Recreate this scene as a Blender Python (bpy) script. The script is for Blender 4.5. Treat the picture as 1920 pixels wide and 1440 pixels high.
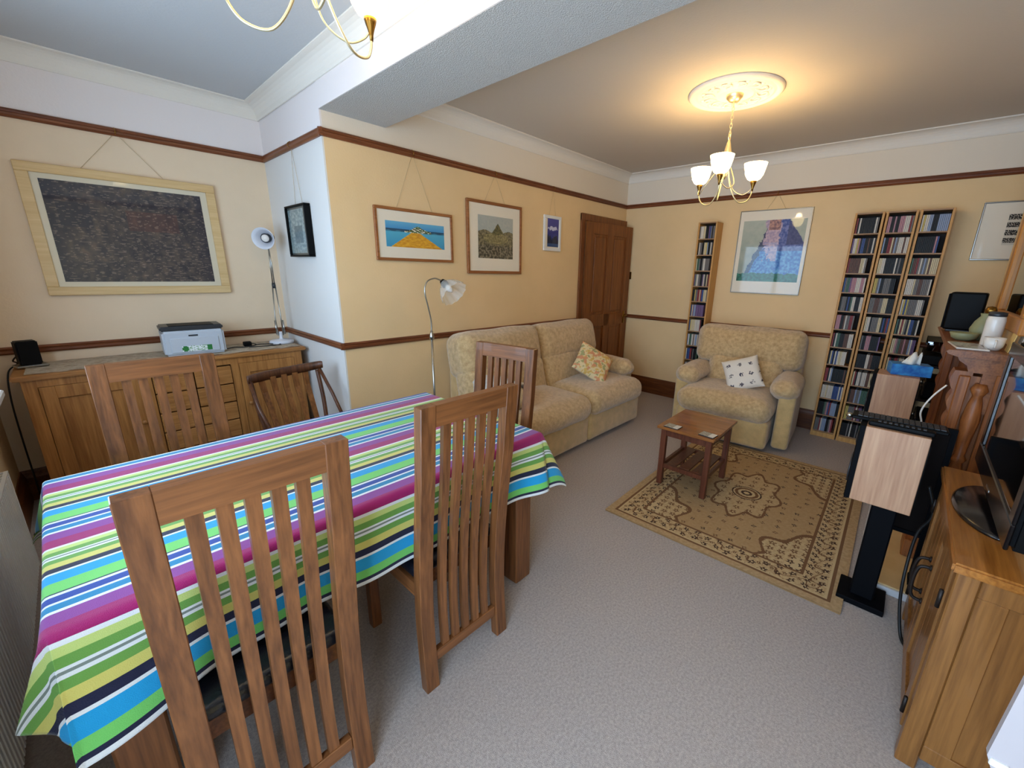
import bpy, bmesh, math, random
from mathutils import Matrix, Vector, noise
PI = math.pi
C = bpy.context.scene.collection
S = bpy.context.scene
for o in list(bpy.data.objects):
    bpy.data.objects.remove(o)

# ------------------------------------------------------------------ camera
cam = bpy.data.cameras.new('camera')
camo = bpy.data.objects.new('camera', cam)
C.objects.link(camo)
cam.sensor_width = 36.0
cam.lens = 770.6 / 1920 * 36
cam.shift_x = -55.8 / 1920
cam.shift_y = -1.6 / 1920
cam.clip_start = 0.02
yaw, pit, rol = .7236, .266, .0238
fw = Vector((math.cos(yaw) * math.cos(pit), math.sin(yaw) * math.cos(pit), -math.sin(pit)))
r0 = Vector((math.sin(yaw), -math.cos(yaw), 0))
u0 = r0.cross(fw)
rt = math.cos(rol) * r0 + math.sin(rol) * u0
up = -math.sin(rol) * r0 + math.cos(rol) * u0
M = Matrix((rt, up, -fw)).transposed().to_4x4()
CAM = Vector((0, 0, 1.4833))
M.translation = CAM
camo.matrix_world = M
S.camera = camo

# ------------------------------------------------------------------ world, light, exposure
S.view_settings.view_transform = 'Standard'
S.view_settings.look = 'None'
S.view_settings.exposure = 0.0
S.view_settings.gamma = 1.0
S.view_settings.use_curve_mapping = False
w = bpy.data.worlds.new('daylight')
S.world = w
w.use_nodes = True
w.node_tree.nodes['Background'].inputs[0].default_value = (.62, .78, 1, 1)
w.node_tree.nodes['Background'].inputs[1].default_value = 1.6


def area(name, loc, rot, sx, sy, power, col):
    l = bpy.data.lights.new(name, 'AREA')
    l.shape = 'RECTANGLE'
    l.size, l.size_y, l.energy, l.color = sx, sy, power, col
    o = bpy.data.objects.new(name, l)
    o.location, o.rotation_euler = loc, rot
    C.objects.link(o)
    return o


DAY = (.52, .74, 1)
# daylight coming in through the two openings of the window wall
area('window_daylight', (-.60, 1.95, 1.55), (0, -PI / 2, 0), 1.25, 2.2, 62, DAY)
area('patio_door_daylight', (-.60, .05, 1.2), (0, -PI / 2, 0), 2.0, 1.1, 82, DAY)
LAMP_W = 3.2
LAMP_COL = (1, .72, .40)

# ------------------------------------------------------------------ helpers


def lin(c):
    return tuple((v / 255 / 12.92 if v / 255 <= .04045 else ((v / 255 + .055) / 1.055) ** 2.4) for v in c)


def tag(o, label=None, cat=None, group=None, kind=None):
    if label: o['label'] = label
    if cat: o['category'] = cat
    if group: o['group'] = group
    if kind: o['kind'] = kind
    return o


def thing(name, label, cat, loc=(0, 0, 0), rz=0, group=None):
    o = bpy.data.objects.new(name, None)
    o.empty_display_size = .1
    C.objects.link(o)
    o.location = loc
    o.rotation_euler = (0, 0, rz)
    return tag(o, label, cat, group)


def mesh(bm, mat, smooth=False, name='mesh'):
    bmesh.ops.recalc_face_normals(bm, faces=bm.faces)
    me = bpy.data.meshes.new(name)
    bm.to_mesh(me)
    bm.free()
    for m in (mat if isinstance(mat, (list, tuple)) else [mat]):
        me.materials.append(m)
    if smooth:
        for p in me.polygons: p.use_smooth = True
    return me


def link(name, me, parent=None, loc=None, rot=None):
    o = bpy.data.objects.new(name, me)
    C.objects.link(o)
    if parent: o.parent = parent
    if loc is not None: o.location = loc
    if rot is not None: o.rotation_euler = rot
    return o


def obj(name, bm, mat, parent=None, smooth=False, label=None, loc=None, rot=None):
    o = link(name, mesh(bm, mat, smooth, name), parent, loc, rot)
    if label: o['label'] = label
    return o


def struct(name, bm, mat, smooth=False):
    return tag(obj(name, bm, mat, None, smooth), kind='structure')


def kids(o):
    return [c for c in C.objects if c.parent == o]


def dup(root, loc, rz, label, group=None):
    def cp(o, par):
        c = o.copy()
        C.objects.link(c)
        c.parent = par
        for k in o.children: cp(k, c)
        return c
    r = cp(root, None)
    r.location, r.rotation_euler = loc, (0, 0, rz)
    tag(r, label, group=group)
    return r


def B(): return bmesh.new()


def box(bm, x0, x1, y0, y1, z0, z1, bev=0, mi=0, M=None, seg=1):
    t = bmesh.new()
    bmesh.ops.create_cube(t, size=1)
    for v in t.verts:
        v.co = Vector(((x0 + x1) / 2 + v.co.x * (x1 - x0), (y0 + y1) / 2 + v.co.y * (y1 - y0), (z0 + z1) / 2 + v.co.z * (z1 - z0)))
    if bev: bmesh.ops.bevel(t, geom=t.edges[:], offset=bev, segments=seg, affect='EDGES', clamp_overlap=True)
    return merge(bm, t, mi, M)


def merge(bm, t, mi=0, M=None):
    mp = {}
    for v in t.verts:
        mp[v] = bm.verts.new(M @ v.co if M else v.co)
    for f in t.faces:
        try:
            nf = bm.faces.new([mp[v] for v in f.verts])
            nf.material_index = mi
            nf.smooth = f.smooth
        except ValueError: pass
    t.free()
    return bm


def rbox(bm, x0, x1, y0, y1, z0, z1, r=.05, bulge=0, n=10, M=None, wob=0, seed=0, tilt=None):
    """soft rounded box with bulging faces"""
    c = Vector(((x0 + x1) / 2, (y0 + y1) / 2, (z0 + z1) / 2))
    h = Vector(((x1 - x0) / 2, (y1 - y0) / 2, (z1 - z0) / 2))
    r = min(r, min(h) * .98)
    t = bmesh.new()
    cache = {}

    def vert(p):
        k = (round(p[0], 5), round(p[1], 5), round(p[2], 5))
        if k in cache: return cache[k]
        q = Vector((p[0] * h.x, p[1] * h.y, p[2] * h.z))
        inn = Vector([max(-(h[i] - r), min(h[i] - r, q[i])) for i in range(3)])
        d = q - inn
        if d.length > 1e-9: q = inn + d.normalized() * r
        if bulge:
            b = bulge if isinstance(bulge, (tuple, list)) else (bulge,) * 3
            for i in range(3):
                j, k2 = (i + 1) % 3, (i + 2) % 3
                q[i] += b[i] * p[i] * (1 - p[j] ** 2) * (1 - p[k2] ** 2)
        if wob:
            nv = noise.noise_vector((q + c) * 5 + Vector((seed, seed, 0)))
            q += nv * wob
        q += c
        if M: q = M @ q
        cache[k] = t.verts.new(q)
        return cache[k]
    # non-uniform parameter so corners get points
    def par(i, hh):
        e = r / hh
        a = [-1 + e * .0, -1 + e * .35, -1 + e * .75]
        mid = [-1 + e + (2 - 2 * e) * k / n for k in range(n + 1)]
        al = a + mid + [-x for x in reversed(a)]
        return al
    ax = [par(0, h.x), par(0, h.y), par(0, h.z)]
    for i in range(3):
        j, k = (i + 1) % 3, (i + 2) % 3
        for s in (-1, 1):
            for a in range(len(ax[j]) - 1):
                for b in range(len(ax[k]) - 1):
                    q = []
                    for (aa, bb) in ((a, b), (a + 1, b), (a + 1, b + 1), (a, b + 1)):
                        p = [0, 0, 0]
                        p[i], p[j], p[k] = s, ax[j][aa], ax[k][bb]
                        q.append(vert(p))
                    if s < 0: q.reverse()
                    try:
                        f = t.faces.new(q); f.smooth = True
                    except ValueError: pass
    return merge(bm, t)


def tube(bm, pts, r, n=8, closed=False, caps=True):
    pts = [Vector(p) for p in pts]
    rs = r if isinstance(r, (list, tuple)) else [r] * len(pts)
    rings = []
    prev = None
    N = len(pts)
    for i, p in enumerate(pts):
        if closed: d = pts[(i + 1) % N] - pts[i - 1]
        else: d = pts[min(i + 1, N - 1)] - pts[max(i - 1, 0)]
        d.normalize()
        a = prev if prev else (Vector((0, 0, 1)) if abs(d.z) < .9 else Vector((1, 0, 0)))
        u = d.cross(a)
        if u.length < 1e-6: u = d.cross(Vector((0, 1, 0)))
        u.normalize()
        v = u.cross(d).normalized()
        prev = v
        rings.append([bm.verts.new(p + (u * math.cos(2 * PI * k / n) + v * math.sin(2 * PI * k / n)) * rs[i]) for k in range(n)])
    for i in range(N if closed else N - 1):
        a, b = rings[i], rings[(i + 1) % N]
        for k in range(n):
            f = bm.faces.new((a[k], a[(k + 1) % n], b[(k + 1) % n], b[k])); f.smooth = True
    if caps and not closed:
        bm.faces.new(rings[0]); bm.faces.new(list(reversed(rings[-1])))
    return bm


def spline(pts, n=8):
    P = [Vector(p) for p in pts]
    out = []
    for i in range(len(P) - 1):
        a, b, c, d = P[max(i - 1, 0)], P[i], P[i + 1], P[min(i + 2, len(P) - 1)]
        for k in range(n):
            t = k / n
            out.append(.5 * ((2 * b) + (c - a) * t + (2 * a - 5 * b + 4 * c - d) * t * t + (3 * b - a - 3 * c + d) * t ** 3))
    out.append(P[-1])
    return out


def lathe(bm, prof, n=24, M=None, smooth=True, cap=True, sx=1, sy=1):
    """prof: list of (r, z)"""
    t = bmesh.new()
    rings = [[t.verts.new((sx * r * math.cos(2 * PI * k / n), sy * r * math.sin(2 * PI * k / n), z)) for k in range(n)] for r, z in prof]
    for a, b in zip(rings, rings[1:]):
        for k in range(n):
            f = t.faces.new((a[k], a[(k + 1) % n], b[(k + 1) % n], b[k])); f.smooth = smooth
    if cap:
        if prof[0][0] > 1e-4: t.faces.new(list(reversed(rings[0])))
        if prof[-1][0] > 1e-4: t.faces.new(rings[-1])
    bmesh.ops.remove_doubles(t, verts=t.verts, dist=1e-6)
    return merge(bm, t, 0, M)


def prism(bm, poly, axis, a, b, M=None):
    """poly: 2D outline, extruded along axis from a to b"""
    def P(p, t):
        return {'x': Vector((t, p[0], p[1])), 'y': Vector((p[0], t, p[1])), 'z': Vector((p[0], p[1], t))}[axis]
    t = bmesh.new()
    A = [t.verts.new(P(p, a)) for p in poly]
    Bv = [t.verts.new(P(p, b)) for p in poly]
    t.faces.new(A); t.faces.new(list(reversed(Bv)))
    n = len(poly)
    for i in range(n):
        t.faces.new((A[i], A[(i + 1) % n], Bv[(i + 1) % n], Bv[i]))
    return merge(bm, t, 0, M)


def sweep_rect(bm, path, wx, wy):
    """rectangular bar following (y,z) path, width wx around x=0, thickness wy"""
    return None

# ------------------------------------------------------------------ materials


def nd(nt, typ, **kw):
    n = nt.nodes.new(typ)
    for k, v in kw.items():
        if k in ('inp',):
            for a, b in v.items(): n.inputs[a].default_value = b
        else: setattr(n, k, v)
    return n


def mat(name, col, rough=.5, metal=0, spec=.5, var=None, scale=30, bump=0, bscale=None, coat=0, sheen=0, detail=4, stretch=None, emit=None, estr=0, coat_rough=.05):
    m = bpy.data.materials.new(name)
    m.use_nodes = True
    nt = m.node_tree
    p = nt.nodes['Principled BSDF']
    p.inputs['Base Color'].default_value = (*lin(col), 1)
    p.inputs['Roughness'].default_value = rough
    p.inputs['Metallic'].default_value = metal
    p.inputs['Specular IOR Level'].default_value = spec
    p.inputs['Coat Weight'].default_value = coat
    p.inputs['Coat Roughness'].default_value = coat_rough
    p.inputs['Sheen Weight'].default_value = sheen
    if emit:
        p.inputs['Emission Color'].default_value = (*emit, 1)
        p.inputs['Emission Strength'].default_value = estr
    tc = nd(nt, 'ShaderNodeTexCoord')
    mp = nd(nt, 'ShaderNodeMapping')
    nt.links.new(tc.outputs['Object'], mp.inputs[0])
    if stretch: mp.inputs['Scale'].default_value = stretch
    if var:
        nz = nd(nt, 'ShaderNodeTexNoise', inp={'Scale': scale, 'Detail': detail, 'Roughness': .6})
        nt.links.new(mp.outputs[0], nz.inputs['Vector'])
        cr = nd(nt, 'ShaderNodeValToRGB')
        cr.color_ramp.elements[0].position = .35
        cr.color_ramp.elements[1].position = .65
        cr.color_ramp.elements[0].color = (*lin(col), 1)
        cr.color_ramp.elements[1].color = (*lin(var), 1)
        nt.links.new(nz.outputs[0], cr.inputs[0])
        nt.links.new(cr.outputs[0], p.inputs['Base Color'])
    if bump:
        nb = nd(nt, 'ShaderNodeTexNoise', inp={'Scale': bscale or scale, 'Detail': 3})
        nt.links.new(mp.outputs[0], nb.inputs['Vector'])
        b = nd(nt, 'ShaderNodeBump', inp={'Strength': bump, 'Distance': .01})
        nt.links.new(nb.outputs[0], b.inputs['Height'])
        nt.links.new(b.outputs[0], p.inputs['Normal'])
    return m


def wood(name, c1, c2, axis='z', rough=.42, scale=1.0, ring=9, coat=0.0):
    """grain running along axis; object coordinates"""
    m = bpy.data.materials.new(name)
    m.use_nodes = True
    nt = m.node_tree
    p = nt.nodes['Principled BSDF']
    p.inputs['Roughness'].default_value = rough
    p.inputs['Coat Weight'].default_value = coat
    p.inputs['Specular IOR Level'].default_value = .4
    tc = nd(nt, 'ShaderNodeTexCoord')
    mp = nd(nt, 'ShaderNodeMapping')
    s = {'x': (.05, 1, 1), 'y': (1, .05, 1), 'z': (1, 1, .05)}[axis]
    mp.inputs['Scale'].default_value = [v * scale for v in s]
    nt.links.new(tc.outputs['Object'], mp.inputs[0])
    n1 = nd(nt, 'ShaderNodeTexNoise', inp={'Scale': 30, 'Detail': 6, 'Roughness': .6, 'Distortion': .3})
    n2 = nd(nt, 'ShaderNodeTexNoise', inp={'Scale': 120, 'Detail': 3})
    n3 = nd(nt, 'ShaderNodeTexNoise', inp={'Scale': 2.2, 'Detail': 2})
    for n in (n1, n2, n3): nt.links.new(mp.outputs[0], n.inputs['Vector'])
    mx = nd(nt, 'ShaderNodeMath', operation='MULTIPLY_ADD')
    mx.inputs[1].default_value = .35
    nt.links.new(n2.outputs[0], mx.inputs[0])
    m2 = nd(nt, 'ShaderNodeMath', operation='MULTIPLY')
    m2.inputs[1].default_value = .45
    nt.links.new(n1.outputs[0], m2.inputs[0])
    nt.links.new(m2.outputs[0], mx.inputs[2])
    m3 = nd(nt, 'ShaderNodeMath', operation='MULTIPLY_ADD')
    m3.inputs[1].default_value = .25
    nt.links.new(n3.outputs[0], m3.inputs[0])
    nt.links.new(mx.outputs[0], m3.inputs[2])
    cr = nd(nt, 'ShaderNodeValToRGB')
    cr.color_ramp.elements[0].position = .40
    cr.color_ramp.elements[1].position = .64
    cr.color_ramp.elements[0].color = (*lin(c2), 1)
    cr.color_ramp.elements[1].color = (*lin(c1), 1)
    nt.links.new(m3.outputs[0], cr.inputs[0])
    nt.links.new(cr.outputs[0], p.inputs['Base Color'])
    b = nd(nt, 'ShaderNodeBump', inp={'Strength': .15, 'Distance': .003})
    nt.links.new(n2.outputs[0], b.inputs['Height'])
    nt.links.new(b.outputs[0], p.inputs['Normal'])
    return m


def vcol(name, rough=.6, coat=0, weave=0, spec=.4, sheen=0, coat_rough=.03):
    m = bpy.data.materials.new(name)
    m.use_nodes = True
    nt = m.node_tree
    p = nt.nodes['Principled BSDF']
    p.inputs['Roughness'].default_value = rough
    p.inputs['Coat Weight'].default_value = coat
    p.inputs['Coat Roughness'].default_value = coat_rough
    p.inputs['Specular IOR Level'].default_value = spec
    p.inputs['Sheen Weight'].default_value = sheen
    a = nd(nt, 'ShaderNodeVertexColor', layer_name='Col')
    nt.links.new(a.outputs[0], p.inputs['Base Color'])
    if weave:
        tc = nd(nt, 'ShaderNodeTexCoord')
        nb = nd(nt, 'ShaderNodeTexNoise', inp={'Scale': weave, 'Detail': 2})
        nt.links.new(tc.outputs['Object'], nb.inputs['Vector'])
        b = nd(nt, 'ShaderNodeBump', inp={'Strength': .35, 'Distance': .004})
        nt.links.new(nb.outputs[0], b.inputs['Height'])
        nt.links.new(b.outputs[0], p.inputs['Normal'])
    return m


def paint(name, col, rough=.8, bump=.08, bscale=90, var=None):
    return mat(name, col, rough=rough, bump=bump, bscale=bscale, spec=.25, var=var, scale=1.6)


M_CREAM = paint('cream_wall_paint', (236, 204, 156), var=(230, 198, 149))
M_PALE = paint('step_wall_daylight_tint', (226, 222, 216))  # step wall: bluish window daylight put into the wall colour
M_SBWALL = paint('light_cream_wall_paint', (234, 210, 180), var=(228, 204, 173))  # cream paled to imitate the daylight falling on the sideboard wall
M_DCEIL = paint('white_ceiling_paint', (196, 196, 196))  # dining ceiling: cool daylight cast baked into the base colour
M_DFRIEZE = paint('white_frieze_paint', (236, 226, 222))  # frieze colour cooled to imitate daylight on the dining side
M_FRIEZE = paint('pale_frieze_paint', (232, 219, 200))
M_CEIL = paint('ceiling_paint', (205, 195, 182))
M_BEAM = mat('textured_ceiling_plaster', (206, 202, 196), rough=.9, bump=.8, bscale=240, spec=.2)
M_COVE = paint('coving_paint', (232, 224, 212))
M_RAIL = wood('stained_rail_wood', (138, 80, 46), (92, 48, 26), 'x', .4)
M_RAILY = wood('stained_rail_wood_y', (138, 80, 46), (92, 48, 26), 'y', .4)
M_SKIRT = wood('stained_skirting_wood', (120, 66, 26), (78, 38, 12), 'y', .42)
M_CARPET = mat('beige_carpet', (202, 187, 176), rough=1, spec=.1, var=(170, 154, 146), scale=105, bump=.7, bscale=420, sheen=.2, detail=8)
M_WHITE = mat('white_gloss_paint', (228, 228, 226), rough=.3)
M_UPVC = mat('white_plastic', (232, 232, 232), rough=.35)
M_OAK = wood('oak_chair_wood', (142, 88, 48), (92, 54, 28), 'z', .38, coat=.15)
M_OAKX = wood('oak_chair_wood_across', (142, 88, 48), (92, 54, 28), 'x', .38, coat=.15)
M_OAKY = wood('oak_chair_wood_deep', (142, 88, 48), (92, 54, 28), 'y', .38)
M_SB = wood('sideboard_oak', (184, 128, 72), (140, 90, 42), 'x', .42)
M_SBZ = wood('sideboard_oak_upright', (182, 126, 68), (138, 88, 42), 'z', .42)
M_TV_OAK = wood('cabinet_oak', (148, 98, 48), (104, 64, 28), 'z', .4, coat=.2)
M_TV_OAKX = wood('cabinet_oak_along', (180, 116, 50), (136, 80, 30), 'x', .3, coat=.35)
M_PINE = wood('antique_pine', (168, 102, 52), (118, 64, 30), 'z', .42)
M_PINEX = wood('antique_pine_along', (158, 98, 54), (112, 62, 32), 'x', .42)
M_DOOR = wood('stained_door_wood', (142, 84, 36), (98, 52, 20), 'z', .4, coat=.1)
M_COFFEE = wood('teak_coffee_top', (164, 104, 54), (118, 68, 32), 'y', .25, coat=.4)
M_COFFLEG = wood('teak_coffee_legs', (112, 62, 42), (76, 38, 24), 'z', .35)
M_DARKCH = wood('dark_windsor_wood', (104, 62, 36), (62, 34, 20), 'z', .4)
M_SLAT = wood('windsor_slat_wood', (148, 96, 52), (98, 58, 30), 'z', .4)
M_BEECH = wood('pale_tower_wood', (212, 160, 92), (186, 132, 70), 'z', .5)
M_TBACK = mat('tower_back_board', (40, 30, 24), rough=.8)
M_BEECHY = wood('pale_tower_shelf', (170, 132, 96), (146, 108, 72), 'y', .5)
M_SPK = wood('speaker_veneer', (206, 160, 124), (178, 130, 98), 'z', .45)
M_FRAMEW = wood('pale_frame_wood', (222, 190, 138), (206, 170, 116), 'x', .5)
M_FRAMEB = wood('brown_frame_wood', (164, 104, 58), (128, 74, 36), 'x', .45)
M_BLACK = mat('black_plastic', (9, 9, 10), rough=.5, spec=.12)
M_BLACKM = mat('black_matt_metal', (6, 7, 11), rough=.65, spec=.1)
M_GLOSSB = mat('glossy_black_plastic', (18, 15, 16), rough=.2, coat=.15)
M_SCREEN = mat('dark_screen_glass', (20, 18, 18), rough=.06, spec=.9, coat=1, coat_rough=.03)
M_LEATHER = mat('black_leather', (18, 19, 26), rough=.28, bump=.15, bscale=120)
M_SOFA = mat('beige_chenille', (214, 182, 134), rough=.95, spec=.1, var=(184, 150, 104), scale=34, bump=.6, bscale=150, sheen=.6, detail=9)
M_SOFA2 = mat('beige_chenille_smooth', (212, 176, 120), rough=.95, spec=.1, var=(192, 160, 108), scale=14, bump=.45, bscale=170, sheen=.5, detail=6)
M_BRASS = mat('satin_brass', (236, 220, 176), rough=.38, metal=.85)
M_BRASSD = mat('aged_brass', (150, 112, 52), rough=.3, metal=1)
M_CHROME = mat('brushed_steel', (168, 166, 160), rough=.28, metal=1)
M_WIRE = mat('picture_cord', (196, 172, 130), rough=.8)
M_MAT = mat('mount_board', (236, 226, 206), rough=.7, coat=.6)
M_ART = vcol('glazed_print', rough=.6, coat=.7)
M_ART2 = vcol('matt_print', rough=.75, spec=.2)
M_CLOTH = vcol('striped_cotton', rough=.75, weave=500, spec=.3, sheen=.25)
M_RUG = vcol('woven_rug', rough=1, weave=380, spec=.05)
M_GREY = mat('grey_printer_plastic', (186, 192, 200), rough=.4)
M_DGREY = mat('charcoal_plastic', (42, 44, 48), rough=.4)
M_LACE = mat('lace_runner', (200, 184, 160), rough=.95, var=(160, 140, 118), scale=34, bump=.5, bscale=200, detail=7)
M_IRON = mat('wrought_iron', (40, 32, 28), rough=.5, metal=.6)
M_HEARTH = mat('cream_hearth_stone', (222, 188, 134), rough=.35, var=(210, 174, 120), scale=6)
M_HEDGE = mat('white_hearth_edge', (206, 204, 204), rough=.4)
M_MIRROR = mat('mirror_glass', (170, 172, 166), rough=.02, metal=1)
M_TISSUE = mat('tissue_paper', (244, 236, 222), rough=.9)
M_BLUEBOX = mat('blue_card', (26, 88, 168), rough=.45, var=(60, 150, 210), scale=18)
M_SHADE = mat('lit_frosted_glass', (255, 240, 205), rough=.5, emit=(1, .73, .33), estr=11.0)
M_LAMPW = mat('white_enamel', (214, 214, 220), rough=.35)
M_CERW = mat('white_ceramic', (232, 224, 214), rough=.25)
M_CERG = mat('sage_ceramic', (150, 150, 110), rough=.5)
M_RUBBER = mat('black_cable', (14, 14, 15), rough=.55)
M_PAPERC = mat('ivory_candle', (226, 190, 110), rough=.5)
M_DARKIN = mat('opening_black', (10, 9, 8), rough=.9)  # plain black for the flat sheet at the fire opening


def glass(name, f=.12, tint=(1, 1, 1), rough=.02):
    m = bpy.data.materials.new(name)
    m.use_nodes = True
    nt = m.node_tree
    nt.nodes.remove(nt.nodes['Principled BSDF'])
    t = nd(nt, 'ShaderNodeBsdfTransparent', inp={'Color': (*tint, 1)})
    g = nd(nt, 'ShaderNodeBsdfGlossy', inp={'Roughness': rough})
    x = nd(nt, 'ShaderNodeMixShader', inp={0: f})
    nt.links.new(t.outputs[0], x.inputs[1])
    nt.links.new(g.outputs[0], x.inputs[2])
    nt.links.new(x.outputs[0], nt.nodes['Material Output'].inputs[0])
    return m


M_GLASS = glass('window_glass', .06)
m = bpy.data.materials.new('frosted_lamp_glass')
m.use_nodes = True
nt = m.node_tree
p = nt.nodes['Principled BSDF']
p.inputs['Base Color'].default_value = (.8, .78, .72, 1)
p.inputs['Roughness'].default_value = .25
t = nd(nt, 'ShaderNodeBsdfTransparent')
x = nd(nt, 'ShaderNodeMixShader', inp={0: .38})
nt.links.new(t.outputs[0], x.inputs[1]); nt.links.new(p.outputs[0], x.inputs[2])
nt.links.new(x.outputs[0], nt.nodes['Material Output'].inputs[0])
M_FROST = m

# ------------------------------------------------------------------ room shell
XB, YS, XS, YD = 4.75, 2.867, 1.18, 3.963
XW = -.42            # window wall
YR, YBR, YA = -.78, -.40, -.78   # right wall, chimney breast front, alcove
ZC, ZR = 2.62, 2.265
BX0, BX1 = 2.72, 4.08


def wall(name, x0, x1, y0, y1, z0=0, z1=ZC, holes=(), low=None):
    bm = B()
    def seg(a0, a1, b0, b1, c0, c1):
        if c1 <= c0 or a1 <= a0 or b1 <= b0: return
        for lo, hi, mi in ((0, ZR, 0), (ZR, 9, 1)):
            p, q = max(c0, lo), min(c1, hi)
            if q > p: box(bm, a0, a1, b0, b1, p, q, mi=mi)
    if holes:
        ys = y0
        for (h0, h1, hz0, hz1) in holes:
            seg(x0, x1, ys, h0, z0, z1)
            seg(x0, x1, h0, h1, z0, hz0)
            seg(x0, x1, h0, h1, hz1, z1)
            ys = h1
        seg(x0, x1, ys, y1, z0, z1)
    else: seg(x0, x1, y0, y1, z0, z1)
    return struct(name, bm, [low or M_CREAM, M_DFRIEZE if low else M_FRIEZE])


bm = B(); box(bm, XW - .1, XB + .1, YR - .1, YD + .1, -.1, 0); struct('floor', bm, M_CARPET)
bm = B(); box(bm, XW - .1, XB + .1, YR - .1, YD + .1, ZC, ZC + .1); struct('ceiling', bm, M_CEIL)
bm = B(); box(bm, XW, XS, YR, YD, ZC - .0015, ZC); struct('ceiling_dining', bm, M_DCEIL)  # thin sheet under the ceiling, carries the daylight-tinted colour
wall('wall_back', XB, XB + .1, YR - .1, YS + .1)
wall('wall_sofa', XS + .01, XB + .1, YS, YD + .1)
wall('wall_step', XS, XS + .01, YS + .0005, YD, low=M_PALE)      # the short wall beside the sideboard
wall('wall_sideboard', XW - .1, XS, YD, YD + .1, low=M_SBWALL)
wall('wall_window', XW - .1, XW, YR, YD, holes=((-.5, .6, 0.02, 2.1), (.85, 3.02, .9, 2.15)))
wall('wall_right', XW - .1, XB + .1, YR - .1, YR)
wall('wall_chimney', BX0, BX1, YR, YBR)
bm = B()
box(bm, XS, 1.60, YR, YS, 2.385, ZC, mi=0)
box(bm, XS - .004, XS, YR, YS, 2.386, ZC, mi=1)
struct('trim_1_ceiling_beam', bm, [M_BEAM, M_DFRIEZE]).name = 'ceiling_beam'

# coving
def cove_prof(): 
    pr = [(0, ZC - .095), (.008, ZC - .095), (.012, ZC - .085)]
    for k in range(7):
        a = PI / 2 * k / 6
        pr.append((.012 + .078 * (1 - math.cos(a)), ZC - .085 + .075 * math.sin(a)))
    pr += [(.10, ZC - .008), (.10, ZC), (0, ZC)]
    return pr
nt_ = [0]
def trimname(prefix='trim'):
    nt_[0] += 1
    return '%s_%d' % (prefix, nt_[0])
def cove(axis, a, b, at, sgn):
    bm = B()
    prism(bm, [(at + sgn * d, z) for d, z in cove_prof()], axis, a, b)
    struct(trimname(), bm, M_COVE)
cove('x', 1.60, XB, YS, -1)
cove('y', YR, YS, XB, -1)
cove('x', XW, XS, YD, -1)
cove('y', YR, YD, XS - .004, -1)
cove('y', YR, YD, XW, 1)
cove('x', BX0, BX1, YBR, 1)
cove('y', YR, YS, 1.60, 1)

# picture rail and dado rail
def rail(axis, a, b, at, sgn, z0, z1, t=.022):
    bm = B()
    h = z1 - z0
    pr = [(0, z0), (t * .55, z0), (t, z0 + h * .25), (t, z0 + h * .5), (t * .7, z0 + h * .6), (t * .9, z0 + h * .8), (t * .55, z1), (0, z1)]
    prism(bm, [(at + sgn * d, z) for d, z in pr], axis, a, b)
    return struct(trimname(), bm, M_RAIL if axis == 'x' else M_RAILY)
for z0, z1 in ((2.242, 2.288), (.93, .975)):
    hi = z0 > 2
    rail('x', XS - .02, XB if hi else 3.80, YS, -1, z0, z1)
    rail('y', YR, YS - .01, XB, -1, z0, z1)
    rail('x', XW, XS, YD, -1, z0, z1)
    rail('y', YS - .02, YD, XS, -1, z0, z1)
    rail('x', BX0, BX1, YBR, 1, z0, z1) if hi else None
    rail('y', YR, YBR, BX1, 1, z0, z1)
    rail('x', XW, BX0, YR, 1, z0, z1)
# skirting boards
def skirt(name, axis, a, b, at, sgn):
    bm = B()
    pr = [(0, 0), (.022, 0), (.022, .15), (.016, .165), (.012, .185), (.006, .2), (0, .2)]
    prism(bm, [(at + sgn * d, z) for d, z in pr], axis, a, b)
    struct(name, bm, M_SKIRT)
skirt('baseboard_back', 'y', YR, YS, XB, -1)
skirt('baseboard_sofa', 'x', XS, 3.80, YS, -1)
skirt('baseboard_sideboard', 'x', XW, XS, YD, -1)
skirt('baseboard_step', 'y', YS, YD, XS, -1)
skirt('baseboard_right', 'x', XW, BX0, YR, 1)
skirt('baseboard_window', 'y', .66, YD, XW, 1)

# window and patio door
def window(name, y0, y1, z0, z1, nm):
    bm = B(); f = .06
    X0, X1 = XW - .085, XW - .02
    box(bm, X0, X1, y0, y1, z0, z0 + f); box(bm, X0, X1, y0, y1, z1 - f, z1)
    for k in range(nm + 1):
        yy = y0 + (y1 - y0 - f) * k / nm
        box(bm, X0, X1, yy, yy + f, z0 + f, z1 - f)
    w_ = struct(name, bm, M_UPVC)
    for k in range(nm):
        a = y0 + (y1 - y0 - f) * k / nm + f; b_ = y0 + (y1 - y0 - f) * (k + 1) / nm
        bm = B(); box(bm, XW - .058, XW - .052, a, b_, z0 + f, z1 - f)
        obj('pane', bm, M_GLASS, w_)
window('window_1', .85, 3.02, .9, 2.15, 3)
window('door_2', -.5, .6, .02, 2.1, 2)
bm = B(); box(bm, XW, XW + .13, .80, 3.06, .868, .9, bev=.006); struct('trim_sill', bm, M_WHITE).name = 'window_sill'

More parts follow.
